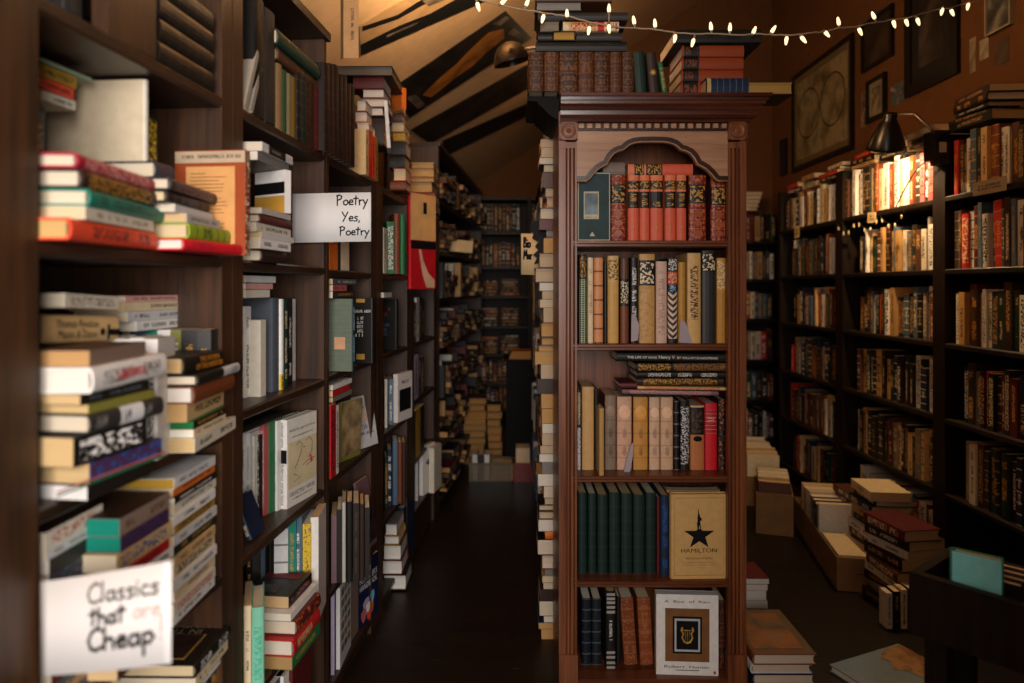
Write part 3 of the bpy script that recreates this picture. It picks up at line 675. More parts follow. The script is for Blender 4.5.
G = 'books on the bottom visible shelf of the second bookcase'
Z = .325
for i, (px, T, H, c) in enumerate(((249, .018, .235, 'black'), (253.5, .016, .22, 'sand'), (258, .016, .235, 'steel blue'), (262, .02, .25, 'black'), (267, .018, .25, 'charcoal'), (271.5, .016, .25, 'maroon'))):
    stand(px, 0, Z, -8, T, .12, H, c, f'{c} book, {ORD[i+1]} from left behind the fiery pile, second bookcase', G, 'pb', Y=1.66+.02*i)
for i, (px, T, H, c, kw) in enumerate(((281, .034, .265, 'silver', {'secs': [(0, 1, 'silver', 'grey', .3)]}), (292, .02, .28, 'teal', {}), (297.5, .022, .283, 'steel blue', {}), (305.5, .026, .262, 'yellow', {'style': .9, 'ink': 'taupe'}), (314.5, .02, .275, 'white', {'style': 0}))):
    stand(px, 0, Z, 6, T, .12, H, c, f'{c} upright book, {ORD[i+1]} from left at the back of bottom shelf, second bookcase', G, 'pb', Y=1.73+.012*i, **kw)
zt, bs = pile(Z, [
 (292.5, 320, 575, 13, .045, .15, 'green', 'pb', 'book', {'ink': 'gold', 'page': hexc('b08a5a')}), (294.5, 320.5, 572, 16.5, .05, .15, 'red', 'hc', 'book', {'ink': 'sand', 'style': .2, 'page': hexc('e0d3c2')}),
 (298, 321, 570, 15, .05, .15, 'maroon', 'hc', 'book', {'ink': 'orange', 'style': .9, 'page': hexc('ddccb4')}), (291, 318, 570, 7, .035, .14, 'white', 'pb', 'slim book', {'style': 0}),
 (289, 312, 580, 12, .02, .14, 'black', 'pb', 'book with dark pictured cover', {'ink': 'rose', 'style': .2, 'front': 'charcoal', 'page': hexc('cba97c')})], 'fiery pile on bottom shelf, second bookcase', G)
o = bs[-1]; Tq = 12*Yl(289, .02)/F; Hq = max(v.co.z for v in o.data.vertices)
patch(o, cover_M(Tq, .07, Hq*.2), .11, Hq*.22, plain('red_speckle', hexc('6a2424'), .6, 0, .3, .7), 'cover_picture'); patch(o, cover_M(Tq, .07, Hq*.72), .06, Hq*.3, plain('grey_photo', hexc('4b4744'), .6, 0, .3, .5), 'cover_picture')
o = stand(247.5, 0, Z, 20, .014, .13, .2, 'cream', 'tall cream paperback standing in front at left of the fiery pile', G, 'pb', Y=1.445, ink='black')
o = stand(257.8, 0, Z, 20, .026, .13, .193, 'mint', 'mint green book with lettered spine standing left of the fiery pile', G, 'hc', Y=1.452, ink='sea green')
for i, c in enumerate(('navy', 'white', 'maroon')):
    stand(270+9*i, 0, .05, -5, .022, .12, .22, c, f'{c} book standing under the fiery pile on the lowest shelf', G, 'pb', Y=1.6+.03*i)

# ------------------------------------------------------------------ third bookcase
G = 'dark encyclopedias over the third bookcase'
row_out([326, 331, 335.5, 340, 344.3, 348.4, 352.2, 355.8], 1.571, .02, .19, .25, [hexc('22130c'), hexc('2c1210'), hexc('22130c'), hexc('17100c'), hexc('25150d'), hexc('2c1210'), hexc('17100c')], 'of the encyclopedias over third bookcase', G, style=.8, ink=hexc('3d2416'))
G = 'books heaped over the third bookcase'
row_out([366, 369, 372.3, 375.4, 378.2], 1.571, .015, .12, [.15, .155, .145, .15], ['sand', 'red', 'vermilion', 'mustard'], 'under the page-edge stack over third bookcase', G, 'pb')
def slab(px0, px1, py0, py1, Y, W, c, label, group, kind='hc', fore=True, **kw):
    """a lying book whose fore-edge or spine faces the viewer between two columns and rows"""
    a = at(px0, py1, Y); e = at(px1, py1, Y); T = (py1-py0)*Y/F; H = e.x-a.x
    if fore: M = pose((e.x, Y+W, a.z), 180, True, H=H, T=T)
    else: M = pose((a.x, Y, a.z), 0, True, H=H, T=T)
    return book(M, T, W, H, c, label, group, kind, **kw)
for i, (a, b_, t, c) in enumerate(((356, 368, 45/4, 'taupe'), (356, 369, 45/4, 'sand'), (354, 367, 45/4, 'maroon'), (356, 366, 45/4, 'grey'))):
    slab(a, b_, 145-11.2*(i+1), 145-11.2*i-.2, 2.335, .1, c, f"book showing pale page ends, {ORD[i+1]} from bottom, beside encyclopedias", G, page=hexc('d9c9b8'))
for i, (a, b_, y0, y1, c) in enumerate(((363, 383, 107.5, 116, 'black'), (361, 385, 98.6, 107, 'taupe'), (362, 384, 89, 98, 'dark brown'), (353, 384, 76, 88.6, 'maroon'))):
    slab(a, b_, y0, y1, 2.44, .16, c, f'{c} lying book, {ORD[i+1]} from bottom under the big flat volume', G, fore=i != 3, page=hexc('d8c7b8'), style=0)
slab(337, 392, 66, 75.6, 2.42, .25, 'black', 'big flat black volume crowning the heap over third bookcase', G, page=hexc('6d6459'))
slab(363, 384, 116.5, 145, 2.46, .14, 'dark brown', 'thick dark book carrying the pale lying books over third bookcase', G, fore=False, style=0)
book(pose((at(389, 148, 2.36).x, 2.36, at(389, 148, 2.36).z), 10, False, -4, .165, .012), .012, .1, .165, 'silver', 'slim pale pamphlet standing beside heap over third bookcase', G, 'pb', style=0)
G = 'books standing behind the poetry sign'
row_out([330, 338, 341, 349.5], 1.251, -.01, .15, [.17, .165, .18], ['orange', 'charcoal', 'ivory'], 'behind the poetry sign, third bookcase', G, 'pb', style=0)
G = 'books on the middle shelf of the third bookcase'
Z = .951
o = stand(354.5, 371.3, Z, YAW_L-4, .018, .15, 72*2.03/F, 'bottle green', 'sage green book with peach label, cover towards the viewer', G, 'hc', back=hexc('6b7464'), Y=2.02, style=.2, ink='sky blue')
patch(o, back_M(.018, .042, .083), .034, .036, plain('peach_label', hexc('cf9b77')), 'cover_label')
m = MB()
for k in range(14): m.box(-.036, .036, .1-k*.0135, .1006-k*.0135, 0, .0003)
m.build('cover_lines', plain('sage_print', hexc('525c4e')), o, back_M(.018, .042, .108))
o = stand(374, 362.5, Z, YAW_L-4, .02, .15, 64*2.27/F, 'black', 'black book with white and gold lettering beside the sage green one', G, 'hc', Y=2.235, style=0)
Hq = 64*2.27/F
glyphs(o, back_M(.0205, .042, Hq*.8), .075, .012, 1, M_WHITEINK); glyphs(o, back_M(.0205, .042, Hq*.56), .035, .07, 5, M_WHITEINK)
patch(o, back_M(.02, .042, Hq*.96), .03, .012, M_GILT, 'gold_block'); patch(o, back_M(.02, .042, Hq*.1), .028, .018, M_GILT, 'gold_block')
for i, (c, b_, Tp, zz) in enumerate((('charcoal', 355, 7, Z+.2165), ('rose', 347, 6, Z+.2375), ('slate', 357, 6, Z+.256))):
    lie(333, b_, 575, Tp, -.0, zz, .13, c, f'{c} slim book lying above the sage green book, {ORD[i+1]} up', G, 'pb', style=.2)
G = 'books on the low shelf of the third bookcase'
Z = .651
row_out([331, 336.5, 339], Z, .0, .13, [.21, .2], ['red', 'white'], 'on low shelf of third bookcase, left end', G, 'pb', style=.7, ink='maroon')
for i, (c, b_, zz, Tp) in enumerate((('grey', 352, Z+.216, 5), ('red', 350, Z+.232, 6), ('white', 352, Z+.251, 5))):
    lie(333, b_, 580, Tp, .0, zz, .14, c, f'{c} slim book lying over the floral cover, {ORD[i+1]} layer up', G, 'pb', style=0)
Y = F*(EYE-Z)/(463-HZ)
o = stand(337.5, 463, Z, -20, .012, .12, 60*Y/F, 'olive', 'face-out book with floral tan cover on third bookcase', G, 'pb', lean=2.5, style=.2)
patch(o, cover_M(.012, .06, .1), .112, .17, plain('floral_print', hexc('8a7350'), .7, 0, .2, .75), 'cover_picture')
Y = F*(EYE-Z)/(450-HZ)
o = stand(358.5, 450, Z, -24, .012, .105, 52*Y/F, 'silver', 'white face-out book leaning back beside the floral cover', G, 'pb', lean=-9, style=0)
text_mesh('Talk to', .06, .016, M_BLUEINK, o, cover_M(.012, .052, .07), 'title'); glyphs(o, cover_M(.012, .052, .048), .07, .013, 1, M_BLUEINK); glyphs(o, cover_M(.012, .052, .135), .06, .006, 1, M_INK)
m = MB(); m.tube([(.0075, .05, .115), (.0075, .056, .105), (.0075, .05, .09)], .002, 5); m.build('cover_drawing', M_ORANGEINK, o)
G = 'books on the lower shelf of the third bookcase'
Z = .331
for i, (px, T, H, c, kd) in enumerate(((333, .03, .21, 'mauve', 'pb'), (338.2, .018, .235, 'charcoal', 'pb'), (342.2, .02, .245, 'silver', 'hc'), (347.3, .03, .25, 'black', 'hc'), (353, .026, .245, 'black', 'pb'), (358, .024, .24, 'dark brown', 'hc'), (363, .02, .235, 'black', 'pb'))):
    pass
face_row(331, 2.0, Z, 13, [(.016, .2, 'mauve', 'pb', {'style': 0}), (.014, .215, 'black', 'pb', {'style': 0}), (.011, .235, 'pale grey', 'hc', {'style': 0}), (.02, .235, 'black', 'hc', {'style': 0}), (.017, .23, 'black', 'pb', {'ink': 'brown'}), (.016, .225, 'dark brown', 'hc', {'style': 0}), (.014, .215, 'black', 'pb', {'style': 0})], 'on lower shelf of third bookcase', G)
o = stand(364.5, 0, Z, -10, .01, .1, .225, 'mauve', 'large mauve paperback leaning at right of lower shelf, third bookcase', G, 'pb', Y=2.235, lean=-9, style=0)
patch(o, cover_M(.01, .05, .085), .092, .14, plain('dark_figure_print', hexc('2a2228'), .7, 0, .2, .8), 'cover_picture')
G = 'books on the lowest shelf of the third bookcase'
Z = .051
o = stand(354.7, 628, Z, -17, .02, .145, .216, 'royal blue', 'navy handbook for filmmakers with blue spine and lettered cover', G, 'pb', Y=2.28, style=0, front=hexc('111a3c'))
Hq = .216
text_mesh('THE\nFILMMAKER\'S\nHANDBOOK', .12, .07, M_WHITEINK, o, cover_M(.02, .075, Hq*.72), 'title')
for i, (c, y, z, r) in enumerate((('lilac', .06, .28, .02), ('orange', .09, .2, .018), ('rose', .04, .16, .016), ('sky blue', .1, .36, .014), ('vermilion', .075, .12, .014), ('white', .07, .24, .012))):
    poly_patch(o, cover_M(.02, y, Hq*z), [(r*math.cos(k*.9)*(1+.3*(k % 2)), r*math.sin(k*.9)*(1.3+.3*(k % 2))) for k in range(7)], plain('cover_'+c, PAL[c]), 'cover_picture', .0004+.0002*i)
o = stand(338, 683, Z, 0, .012, .14, .245, 'silver', 'large face-out book with rows of pictures on its white cover', G, 'pb', Y=2.05, style=0, front='silver')
m = MB()
for a in range(6):
    for k in range(3): m.box(-.055+.038*k, -.025+.038*k, .085-.034*a, .107-.034*a, 0, .0004)
m.build('cover_picture', plain('tiny_pictures', hexc('7d6a55'), .7, 0, .2, .9), o, cover_M(.012, .07, .125))
stand(332.5, 0, Z, 10, .01, .12, .235, 'lilac', 'pale lilac book at the left end of lowest shelf, third bookcase', G, 'pb', Y=2.02, style=0)
stand(347.6, 0, Z, -6, .014, .13, .23, 'taupe', 'grey-brown book between the pictured cover and the filmmaking handbook', G, 'pb', Y=2.2, style=.2)

# ------------------------------------------------------------------ fourth and fifth bookcases
G = 'books heaped over the fourth bookcase'
for i, (a, b_, y0, y1, c) in enumerate(((390, 406, 181, 190, 'chestnut'), (393, 406, 168, 181, 'crimson'), (389, 405, 155, 168, 'black'), (390, 406, 141, 155, 'charcoal'), (393, 405, 132, 141, 'mustard'), (391, 404, 122, 132, 'taupe'), (389, 402, 112, 122, 'brown'), (388, 401, 98, 112, 'dark brown'))):
    slab(a, b_, y0+.2, y1, 2.72, .14, c, f'{c} lying book, {ORD[i+1]} from bottom of heap over fourth bookcase', G, fore=i in (1, 5), style=0)
book(pose((at(404, 112, 2.66).x, 2.66, 1.571+.32), 40, False, 0, .09, .02), .02, .1, .085, 'orange', 'small orange book standing in the heap over fourth bookcase', G, 'pb', style=0)
G = 'books on the upper shelf of the fourth bookcase'
Z = 1.251
row_out([384, 387], Z, 0, .13, [.17], ['ivory'], 'on upper shelf of fourth bookcase', G, 'pb')
o = stand(390.5, 0, Z-.0, 20, .028, .12, .2, 'green', 'green book with white lettering on upper shelf of fourth bookcase', G, 'pb', Y=2.62, ink='white', style=.7)
stand(397, 0, Z, 20, .024, .12, .235, 'chestnut', 'orange-brown book right of the green lettered one', G, 'hc', Y=2.66, style=0)
stand(402.6, 0, Z, 20, .022, .12, .235, 'green', 'plain green book, third of three upright on fourth bookcase', G, 'hc', Y=2.7, style=0)
G = 'books on the middle shelf of the fourth bookcase'
Z = .951
o = stand(398, 0, Z, YAW_L-8, .025, .14, .2, 'black', 'black book with dim red and blue lettered cover, fourth bookcase', G, 'hc', Y=2.72, style=0)
glyphs(o, back_M(.0255, .055, .15), .06, .04, 2, plain('dim_red', hexc('7a2a24'))); glyphs(o, back_M(.0255, .055, .08), .06, .055, 3, plain('dim_blue', hexc('3d5068')))
lie(384, 392, 565, 5, .01, Z+.21, .12, 'silver', 'silver slim book lying over the black lettered cover', G, 'pb', style=0)
G = 'books on the low shelf of the fourth bookcase'
Z = .651
o = stand(395.5, 418, Z, -16, .02, .14, 48*2.78/F, 'white', 'white book with a black picture on its cover, fourth bookcase', G, 'pb', Y=2.76, style=0)
patch(o, cover_M(.02, .07, .085), .11, .09, M_INK, 'cover_picture'); glyphs(o, cover_M(.02, .07, .16), .07, .018, 1, M_INK)
stand(390.8, 0, Z, 14, .018, .13, .18, 'steel blue', 'steel blue book left of the white pictured one', G, 'pb', Y=2.72, ink='white')
stand(386, 0, Z, 14, .01, .13, .19, 'ivory', 'slim ivory book standing at left of low shelf, fourth bookcase', G, 'pb', Y=2.66, style=0)
G = 'books on the lower shelf of the fourth bookcase'
Z = .331
for i, (px, T, H, c) in enumerate(((386.3, .014, .2, 'bottle green'), (389.5, .02, .225, 'navy'), (395.3, .022, .255, 'steel blue'), (400, .016, .245, 'chestnut'), (404, .016, .24, 'dark brown'))):
    stand(px, 0, Z, 12, T, .13, H, c, f'{c} book, {ORD[i+1]} from left on lower shelf of fourth bookcase', G, 'hc', Y=2.68+.02*i, style=.2 if i < 2 else 0)
G = 'books piled on the floor before the fourth bookcase'
for i, (a, b_, y0, y1, c) in enumerate(((383, 406, 575, 590, 'black'), (382, 402, 560.5, 574.6, 'maroon'), (383, 401, 545, 560.2, 'brown'), (384, 399, 536, 544.6, 'mustard'), (385, 397, 524, 535.7, 'grey'))):
    slab(a, b_, y0, y1, 2.69, .16, c, f'pale-edged book, {ORD[i+1]} from floor in pile before the fourth bookcase', G, page=hexc('e3ddd4'))
stand(400, 0, .051, -10, .03, .14, .22, 'navy', 'dark navy book standing behind the floor pile, fourth bookcase', G, 'hc', Y=2.87, style=0)
G = 'books heaped over the fifth bookcase'
for i, (a, b_, y0, y1, c) in enumerate(((404, 436, 203, 212, 'black'), (407, 435, 193, 202.6, 'charcoal'), (408, 432, 182, 192.6, 'brown'), (409, 434, 177.6, 181.8, 'tan'), (408, 434, 168, 177.2, 'chestnut'), (411, 434, 162.5, 167.8, 'sand'))):
    slab(a, b_, y0, y1, 3.18, .18, c, f'{c} lying book, {ORD[i+1]} from bottom of pile over fifth bookcase', G, page=hexc('c9a46c'))
G = 'books on the fifth bookcase'
o = book(pose((at(408.5, 288, 2.9).x, 2.9, at(408, 289, 2.9).z), -36, False, 0, .42, .02), .02, .16, .415, 'scarlet', 'tall face-out book with cream, black and red cover on fifth bookcase', G, 'hc', style=0, front=hexc('b3161f'))
patch(o, cover_M(.02, .08, .31), .156, .2, plain('cover_cream', hexc('cfa468')), 'cover_band'); patch(o, cover_M(.02, .08, .19), .156, .035, M_INK, 'cover_band', .0006)
poly_patch(o, cover_M(.02, .08, .09), [(-.03, .08), (-.015, .08), (.0, .03), (.03, -.02), (.07, -.05), (.07, -.085), (.02, -.085), (-.005, -.03)], plain('cover_curve', hexc('cfa98a')), 'cover_picture')
patch(o, cover_M(.02, .09, .35), .022, .05, M_INK, 'cover_picture', .0006)
Z = .951
row_out([410, 413.5, 416.5, 419.5, 422, 424.5], Z, .0, .14, [.19, .18, .2, .2, .19], ['tan', 'brown', 'silver', 'black', 'dark brown'], 'on middle shelf of fifth bookcase', G, 'pb')
row_out([410, 414.5, 418.5, 421, 424], .691, .0, .14, [.2, .2, .19, .18], ['silver', 'lilac', 'purple', 'brown'], 'on low shelf of fifth bookcase', G, 'pb')
row_out([412, 416, 420.5, 424.5], .421, .0, .14, [.22, .225, .22], ['bottle green', 'mustard', 'black'], 'on lower shelf of fifth bookcase', G, 'pb', style=0)
o = stand(421, 0, .191, -20, .02, .13, .235, 'white', 'white book with bluebird cover on lowest shelf of fifth bookcase', G, 'pb', Y=3.3, style=0)
poly_patch(o, cover_M(.02, .06, .15), [(-.03, .0), (.0, .02), (.03, .045), (.02, .01), (.035, -.01), (.0, -.015)], plain('bird_blue', hexc('2f4c5c')), 'cover_picture'); patch(o, cover_M(.02, .09, .02), .02, .02, M_GILT, 'cover_picture')
stand(431.5, 0, .191, -10, .026, .13, .22, 'ivory', 'thick ivory book right of the bluebird cover', G, 'pb', Y=3.34, style=0)
stand(416.5, 0, .191, 8, .014, .13, .19, 'silver', 'slim silver book left of the bluebird cover', G, 'pb', Y=3.22, style=0)
# ------------------------------------------------------------------ carved mahogany bookcase
YC = 2.008; S = F/YC            # its front plane; pixels per metre there
cx = lambda px: (px-512)/S
cz = lambda py: EYE+(HZ-py)/S
XL0, XL1, XR0, XR1 = cx(559.5), cx(577), cx(728), cx(746)
CD = .285
ZT = cz(94)                     # top of the case
case = thing('bookcase', 'tall carved mahogany bookcase with arched top standing in the middle', 'bookcase', ((XL0+XR1)/2, YC, 0))
OX = (XL0+XR1)/2
def cpart(mb, name, mat, parent=None): 
    return mb.build(name, mat, parent or case, Matrix.Translation((-OX, -YC, 0)) if parent is None else None)
for a, b_ in ((XL0-.002, XL0+.018), (XR1-.018, XR1+.002)):
    m = MB(); m.box(a, b_, YC+.002, YC+CD, 0, ZT-.05); cpart(m, 'side_panel', M_MAH)
m = MB(); m.box(XL0, XR1, YC+CD-.012, YC+CD, .02, ZT-.05); cpart(m, 'back_panel', M_MAH)
def pil(x0, x1):
    """fluted pilaster: four ridges parted by three round grooves"""
    z0, z1 = .12, cz(142); w = x1-x0; pts = [(x0, YC+.022), (x0, YC)]; n = 4; gw = w*.125; pitch = w*.215; s = x0+w*.5-pitch*(n-1)/2
    for k in range(n):
        c = s+k*pitch
        for j in range(7):
            a = math.pi*j/6; pts.append((c-gw/2*math.cos(a), YC+.011*math.sin(a)))
    pts += [(x1, YC), (x1, YC+.022)]
    m = MB(); m.prism(pts, z0, z1-.018, 'z'); m.box(x0, x1, YC, YC+.022, z1-.018, z1); m.box(x0-.002, x1+.002, YC-.006, YC+.022, 0, z0)
    o = cpart(m, 'pilaster', M_MAH)
    m = MB(); zb, zt = cz(140.5), cz(122.5); m.box(x0-.001, x1+.001, YC-.006, YC+.022, zb, zt)
    f = .004
    m.box(x0-.001, x0+f, YC-.010, YC-.006, zb, zt); m.box(x1-f, x1+.001, YC-.010, YC-.006, zb, zt); m.box(x0, x1, YC-.010, YC-.006, zb, zb+f); m.box(x0, x1, YC-.010, YC-.006, zt-f, zt)
    MM = Matrix.Translation(((x0+x1)/2, YC-.006, (zb+zt)/2)) @ Matrix.Rotation(math.pi/2, 4, 'X')
    m.lathe([(.021, 0), (.021, .004), (.0185, .007), (.015, .004), (.0135, .003), (.011, .006), (.0085, .003), (.0055, .007), (.003, .009), (0, .0095)], 28, MM)
    cpart(m, 'rosette', M_MAH)
pil(XL0, XL1); pil(XR0, XR1)
# arched valance
half = [(577, 181.5), (586.5, 181.5), (590.5, 178.5), (594, 174), (598.5, 169.5), (604, 166.3), (607.3, 164.8), (609, 161.5), (611.5, 157), (615, 153.3), (619.5, 151.2), (624, 150.2), (626.5, 147.8), (630, 145), (635, 143.2), (641, 142.4), (652.3, 142.2)]
arch = half+[(1304.8-x, y) for x, y in reversed(half[:-1])]
arch = [(cx(x), cz(y)) for x, y in arch]; arch[0] = (XL1-.001, arch[0][1]); arch[-1] = (XR0+.001, arch[-1][1])
ztop = cz(131)
m = MB(); ya, yb = YC+.003, YC+.02
for i in range(len(arch)-1):
    (xa, za), (xb, zb) = arch[i], arch[i+1]
    if xb-xa < 1e-6: continue
    m.prism([(xa, za), (xb, zb), (xb, ztop), (xa, ztop)], ya, yb, 'y')
va = cpart(m, 'valance', M_MAHF)
def offset(pts, d):
    out = []
    for i, p in enumerate(pts):
        a = Vector(pts[max(i-1, 0)]); b_ = Vector(pts[min(i+1, len(pts)-1)]); t = (b_-a).normalized(); n = Vector((-t.y, t.x)); q = Vector(p)+n*d; out.append((q.x, q.y))
    return out
m = MB(); m.tube([(x, ya-.001, z) for x, z in offset(arch, .002)], .0024, 8); cpart(m, 'valance_bead', M_MAHF)
m = MB(); o1, o2 = offset(arch, .005), offset(arch, .0165)
for i in range(len(arch)-1): m.prism([o1[i], o1[i+1], o2[i+1], o2[i]], ya-.004, ya+.002, 'y')
cpart(m, 'valance_moulding', M_MAHD)
# dentil course
m = MB(); z0, z1 = cz(130.5), cz(122.5); m.box(XL1, XR0, YC+.006, YC+.02, z0, z1); dent = cpart(m, 'dentil_rail', M_MAHD)
nd = 18; px = (XR0-XL1)/nd
for k in range(nd):
    c = XL1+px*(k+.5); m = MB(); m.box(c-px*.30, c+px*.30, YC-.004, YC+.006, z0+.006, z1-.004); m.build('dentil', M_MAHF, dent)
# crown: the front moulding is cut square on the left and mitred on the right
KP = .68
zc = lambda y: cz(y)
def zp(p, y): return EYE+(HZ-y)*(YC+p*KP)/F
prof = [(0, zc(122.3)), (-.012, zc(122.3)), (-.016, zc(120.8)), (-.014, zc(119.2)), (-.02, zc(118.6)), (-.031, zc(117.2)), (-.037, zc(114.5)), (-.04, zc(110.5)), (-.047, zc(106.6)), (-.058, zc(104.2)), (-.063, zc(103.4)), (-.064, zc(100.4)), (-.071, zc(99.6)), (-.074, zc(96.5)), (-.084, zc(95.6)), (-.084, zc(92.4)), (0, zc(92.4))]
prof = [(p*KP, EYE+(z-EYE)*(YC+p*KP)/YC) for p, z in prof]; ZTOP = prof[-2][1]; prof[-1] = (0, ZTOP)
m = MB(); n = len(prof); XLc = XL0+.001
vs = [(XLc, YC+p, z) for p, z in prof]+[(XR1-p, YC+p, z) for p, z in prof]+[(XR1-p, YC+CD, z) for p, z in prof]
fs = [tuple(range(n))]+[(i, i+1, n+i+1, n+i) for i in range(n-1)]+[(n+i, n+i+1, 2*n+i+1, 2*n+i) for i in range(n-1)]+[tuple(range(3*n-1, 2*n-1, -1))]
fs += [(0, n, 2*n, ), (n-1, 2*n-1, 3*n-1)]
m.add(vs, fs); m.box(XL0+.002, XR1, YC+.001, YC+CD, zc(122.3), ZTOP-.001); cpart(m, 'crown_moulding', M_MAHC)
# the left return, seen end on
m = MB(); XO = XL0-.094
rp = [(XL0, zc(118)), (XL0-.012, zc(117.5)), (XL0-.03, zc(113.5)), (XL0-.05, zc(106)), (XL0-.063, zc(103)), (XL0-.063, zc(100.5)), (XO, zc(99.5)), (XO, zc(95.2)), (XL0, zc(95.2))]
m.prism(rp, YC+.012, YC+CD, 'y'); cpart(m, 'crown_return', plain('dark_return', hexc('0f0907'), .7, 0, .2))  # return is darker than the crown on every face
ZS = [cz(681), cz(582.3), cz(476.8), cz(344.3), cz(240.3)]
for k, z in enumerate(ZS):
    m = MB(); t = .02; y = YC+.012
    m.prism([(y, z-t), (y-.004, z-t*.85), (y-.004, z-t*.55), (y-.007, z-t*.4), (y-.007, z-.002), (y-.004, z), (YC+CD-.012, z), (YC+CD-.012, z-t)], XL1-.014, XR0+.014, 'x')
    cpart(m, 'shelf', M_MAHH)
m = MB(); m.box(XL1, XR0, YC+.004, YC+.02, 0, ZS[0]-.004); cpart(m, 'plinth', M_MAHH)

# ---- its books: px range at the spine plane, head row
def shelf_book(x0, x1, ytop, z, Y, c, label, group, kind='hc', W=.15, yaw=0., lean=0., **kw):
    s = F/Y; T = (x1-x0)/s; xm = ((x0+x1)/2-512)/s; H = EYE+(HZ-ytop)/s-z
    return book(pose((xm, Y, z), yaw, False, lean, H, T-.0008), T-.0008, W, H, c, label, group, kind, **kw), T, H
G = 'books on the top shelf of the carved bookcase'; z = ZS[4]; w = 'on top shelf of the carved bookcase'; Y = YC+.035
def facing(x0, x1, ytop, z, Y, T, c, label, group, kind='pb', turn=0., lean=0., **kw):
    """cover towards the viewer, spine on the left"""
    s = F/Y; W = (x1-x0)/s; H = EYE+(HZ-ytop)/s-z; xl = (x0-512)/s
    return book(pose((xl, Y+T/2, z), -90+turn, False, lean, H, T), T, W, H, c, label, group, kind, **kw), W, H
o, W, H = facing(577.5, 610.2, 172.3, z, YC+.035, .012, hexc('243c3c'), 'dark green face-out book with cream border at left on arched top shelf', G, style=0)
cc = lambda yy, zz: cover_M(.012, yy, zz)
BORDER = plain('cream_border', hexc('b9ad8e'))
patch(o, cc(W/2, H/2), W*.985, H*.985, BORDER, 'cover_border'); patch(o, cc(W/2, H/2), W*.93, H*.955, plain('green_cloth', hexc('20383a'), .6, 0, .3, .3), 'cover_panel', .0003)
patch(o, cc(W*.42, H*.52), W*.46, H*.40, BORDER, 'picture_frame', .0006); patch(o, cc(W*.42, H*.54), W*.40, H*.31, plain('misty_picture', hexc('6d7a80'), .6, 0, .3, .6), 'cover_picture', .0010)
glyphs(o, cc(W*.42+.0, H*.345) @ Matrix.Translation((0, 0, .0012)), W*.34, H*.03, 1, M_INK)
text_mesh('Stephen Crane', W*.72, H*.036, M_WHITEINK, o, cc(W*.45, H*.81) @ Matrix.Translation((0, 0, .0004)), 'title')
poly_patch(o, cc(W*.45, H*.09), [(-.008, -.004), (.008, -.004), (.005, .002), (.001, .008), (-.001, .008), (-.005, .002)], BORDER, 'emblem', .0006)
def leather(x0, x1, yt, c, lab, **kw):
    return shelf_book(x0, x1, yt, z, Y, c, lab, G, style=.4, ink=hexc('b2562a'), **kw)
OR = ('8a1f18', 'c4602c')
def ornate(x0, x1, yt, lab):
    a, b_ = hexc('6d1712'), hexc('b9612c')
    o, T, H = shelf_book(x0, x1, yt, z, Y, 'maroon', lab, G, secs=[(0, .57, a, b_, .4), (.57, .86, 'black', 'gold', .7), (.86, 1, a, b_, .4)])
    m = MB()
    for k in range(3):
        zz = H*(.12+.15*k); m.add([(-T*.32, 0, zz), (0, -.0004, zz-.012), (T*.32, 0, zz), (0, -.0004, zz+.012)], [(0, 1, 2, 3)])
    m.build('gilt_lozenge', plain('red_gilt', hexc('9a4a22'), .4), o, Matrix.Translation((0, -.0008, 0))); return o
ornate(611, 626, 175, 'dark red gilt volume with black label, right of the green face-out book')
for i, (a, b_) in enumerate(((628, 639.3), (639.7, 650), (650.6, 663.3), (665, 676.2), (676.7, 686.8))):
    rd, lt = hexc('c8402c'), hexc('d9744c')
    o, T, H = shelf_book(a, b_, 175, z, Y, 'salmon', f'coral red volume with black labels, {ORD[i+1]} of five on arched top shelf', G, secs=[(0, .5, hexc('d0593c'), 'gold', 0), (.5, .75, 'black', 'gold', .2), (.75, .785, lt, lt, 0), (.785, .915, 'black', 'gold', .7), (.915, 1, lt, 'gold', 0)])
    m = MB(); m.lathe([(0, .0005), (.004, .0005), (.004, 0)], 8); m.build('gilt_dot', M_GILT, o, frame_m((0, -.0008, H*.2), (1, 0, 0), (0, 0, 1)))
o, T, H = None, None, None
s_ = F/Y; L = (693-628)/s_; T = 11.5/s_
o = book(pose(((628-512)/s_, Y, z+(239.8-174.2)/s_+.001), 0, True, H=L, T=T), T, .14, L, 'vermilion', 'coral red volume lying across the five upright red ones', G, secs=[(0, .47, hexc('d0593c'), 'gold', 0), (.47, .72, 'black', 'gold', .7), (.72, .75, 'salmon', 'gold', 0), (.75, .9, 'black', 'gold', .7), (.9, 1, 'salmon', 'gold', 0)])
o = book(pose(((604-512)/s_, Y+.02, z+(239.8-173)/s_+.001), 0, True, H=.066, T=.04), .04, .12, .066, 'taupe', 'small dim brown book lying over the dark red gilt volume', G, style=0)
ornate(689, 706.5, 175, 'broad dark red gilt volume with black label, right of the five coral ones')
ornate(711, 726.5, 178, 'dim dark red gilt volume at right end of arched top shelf')

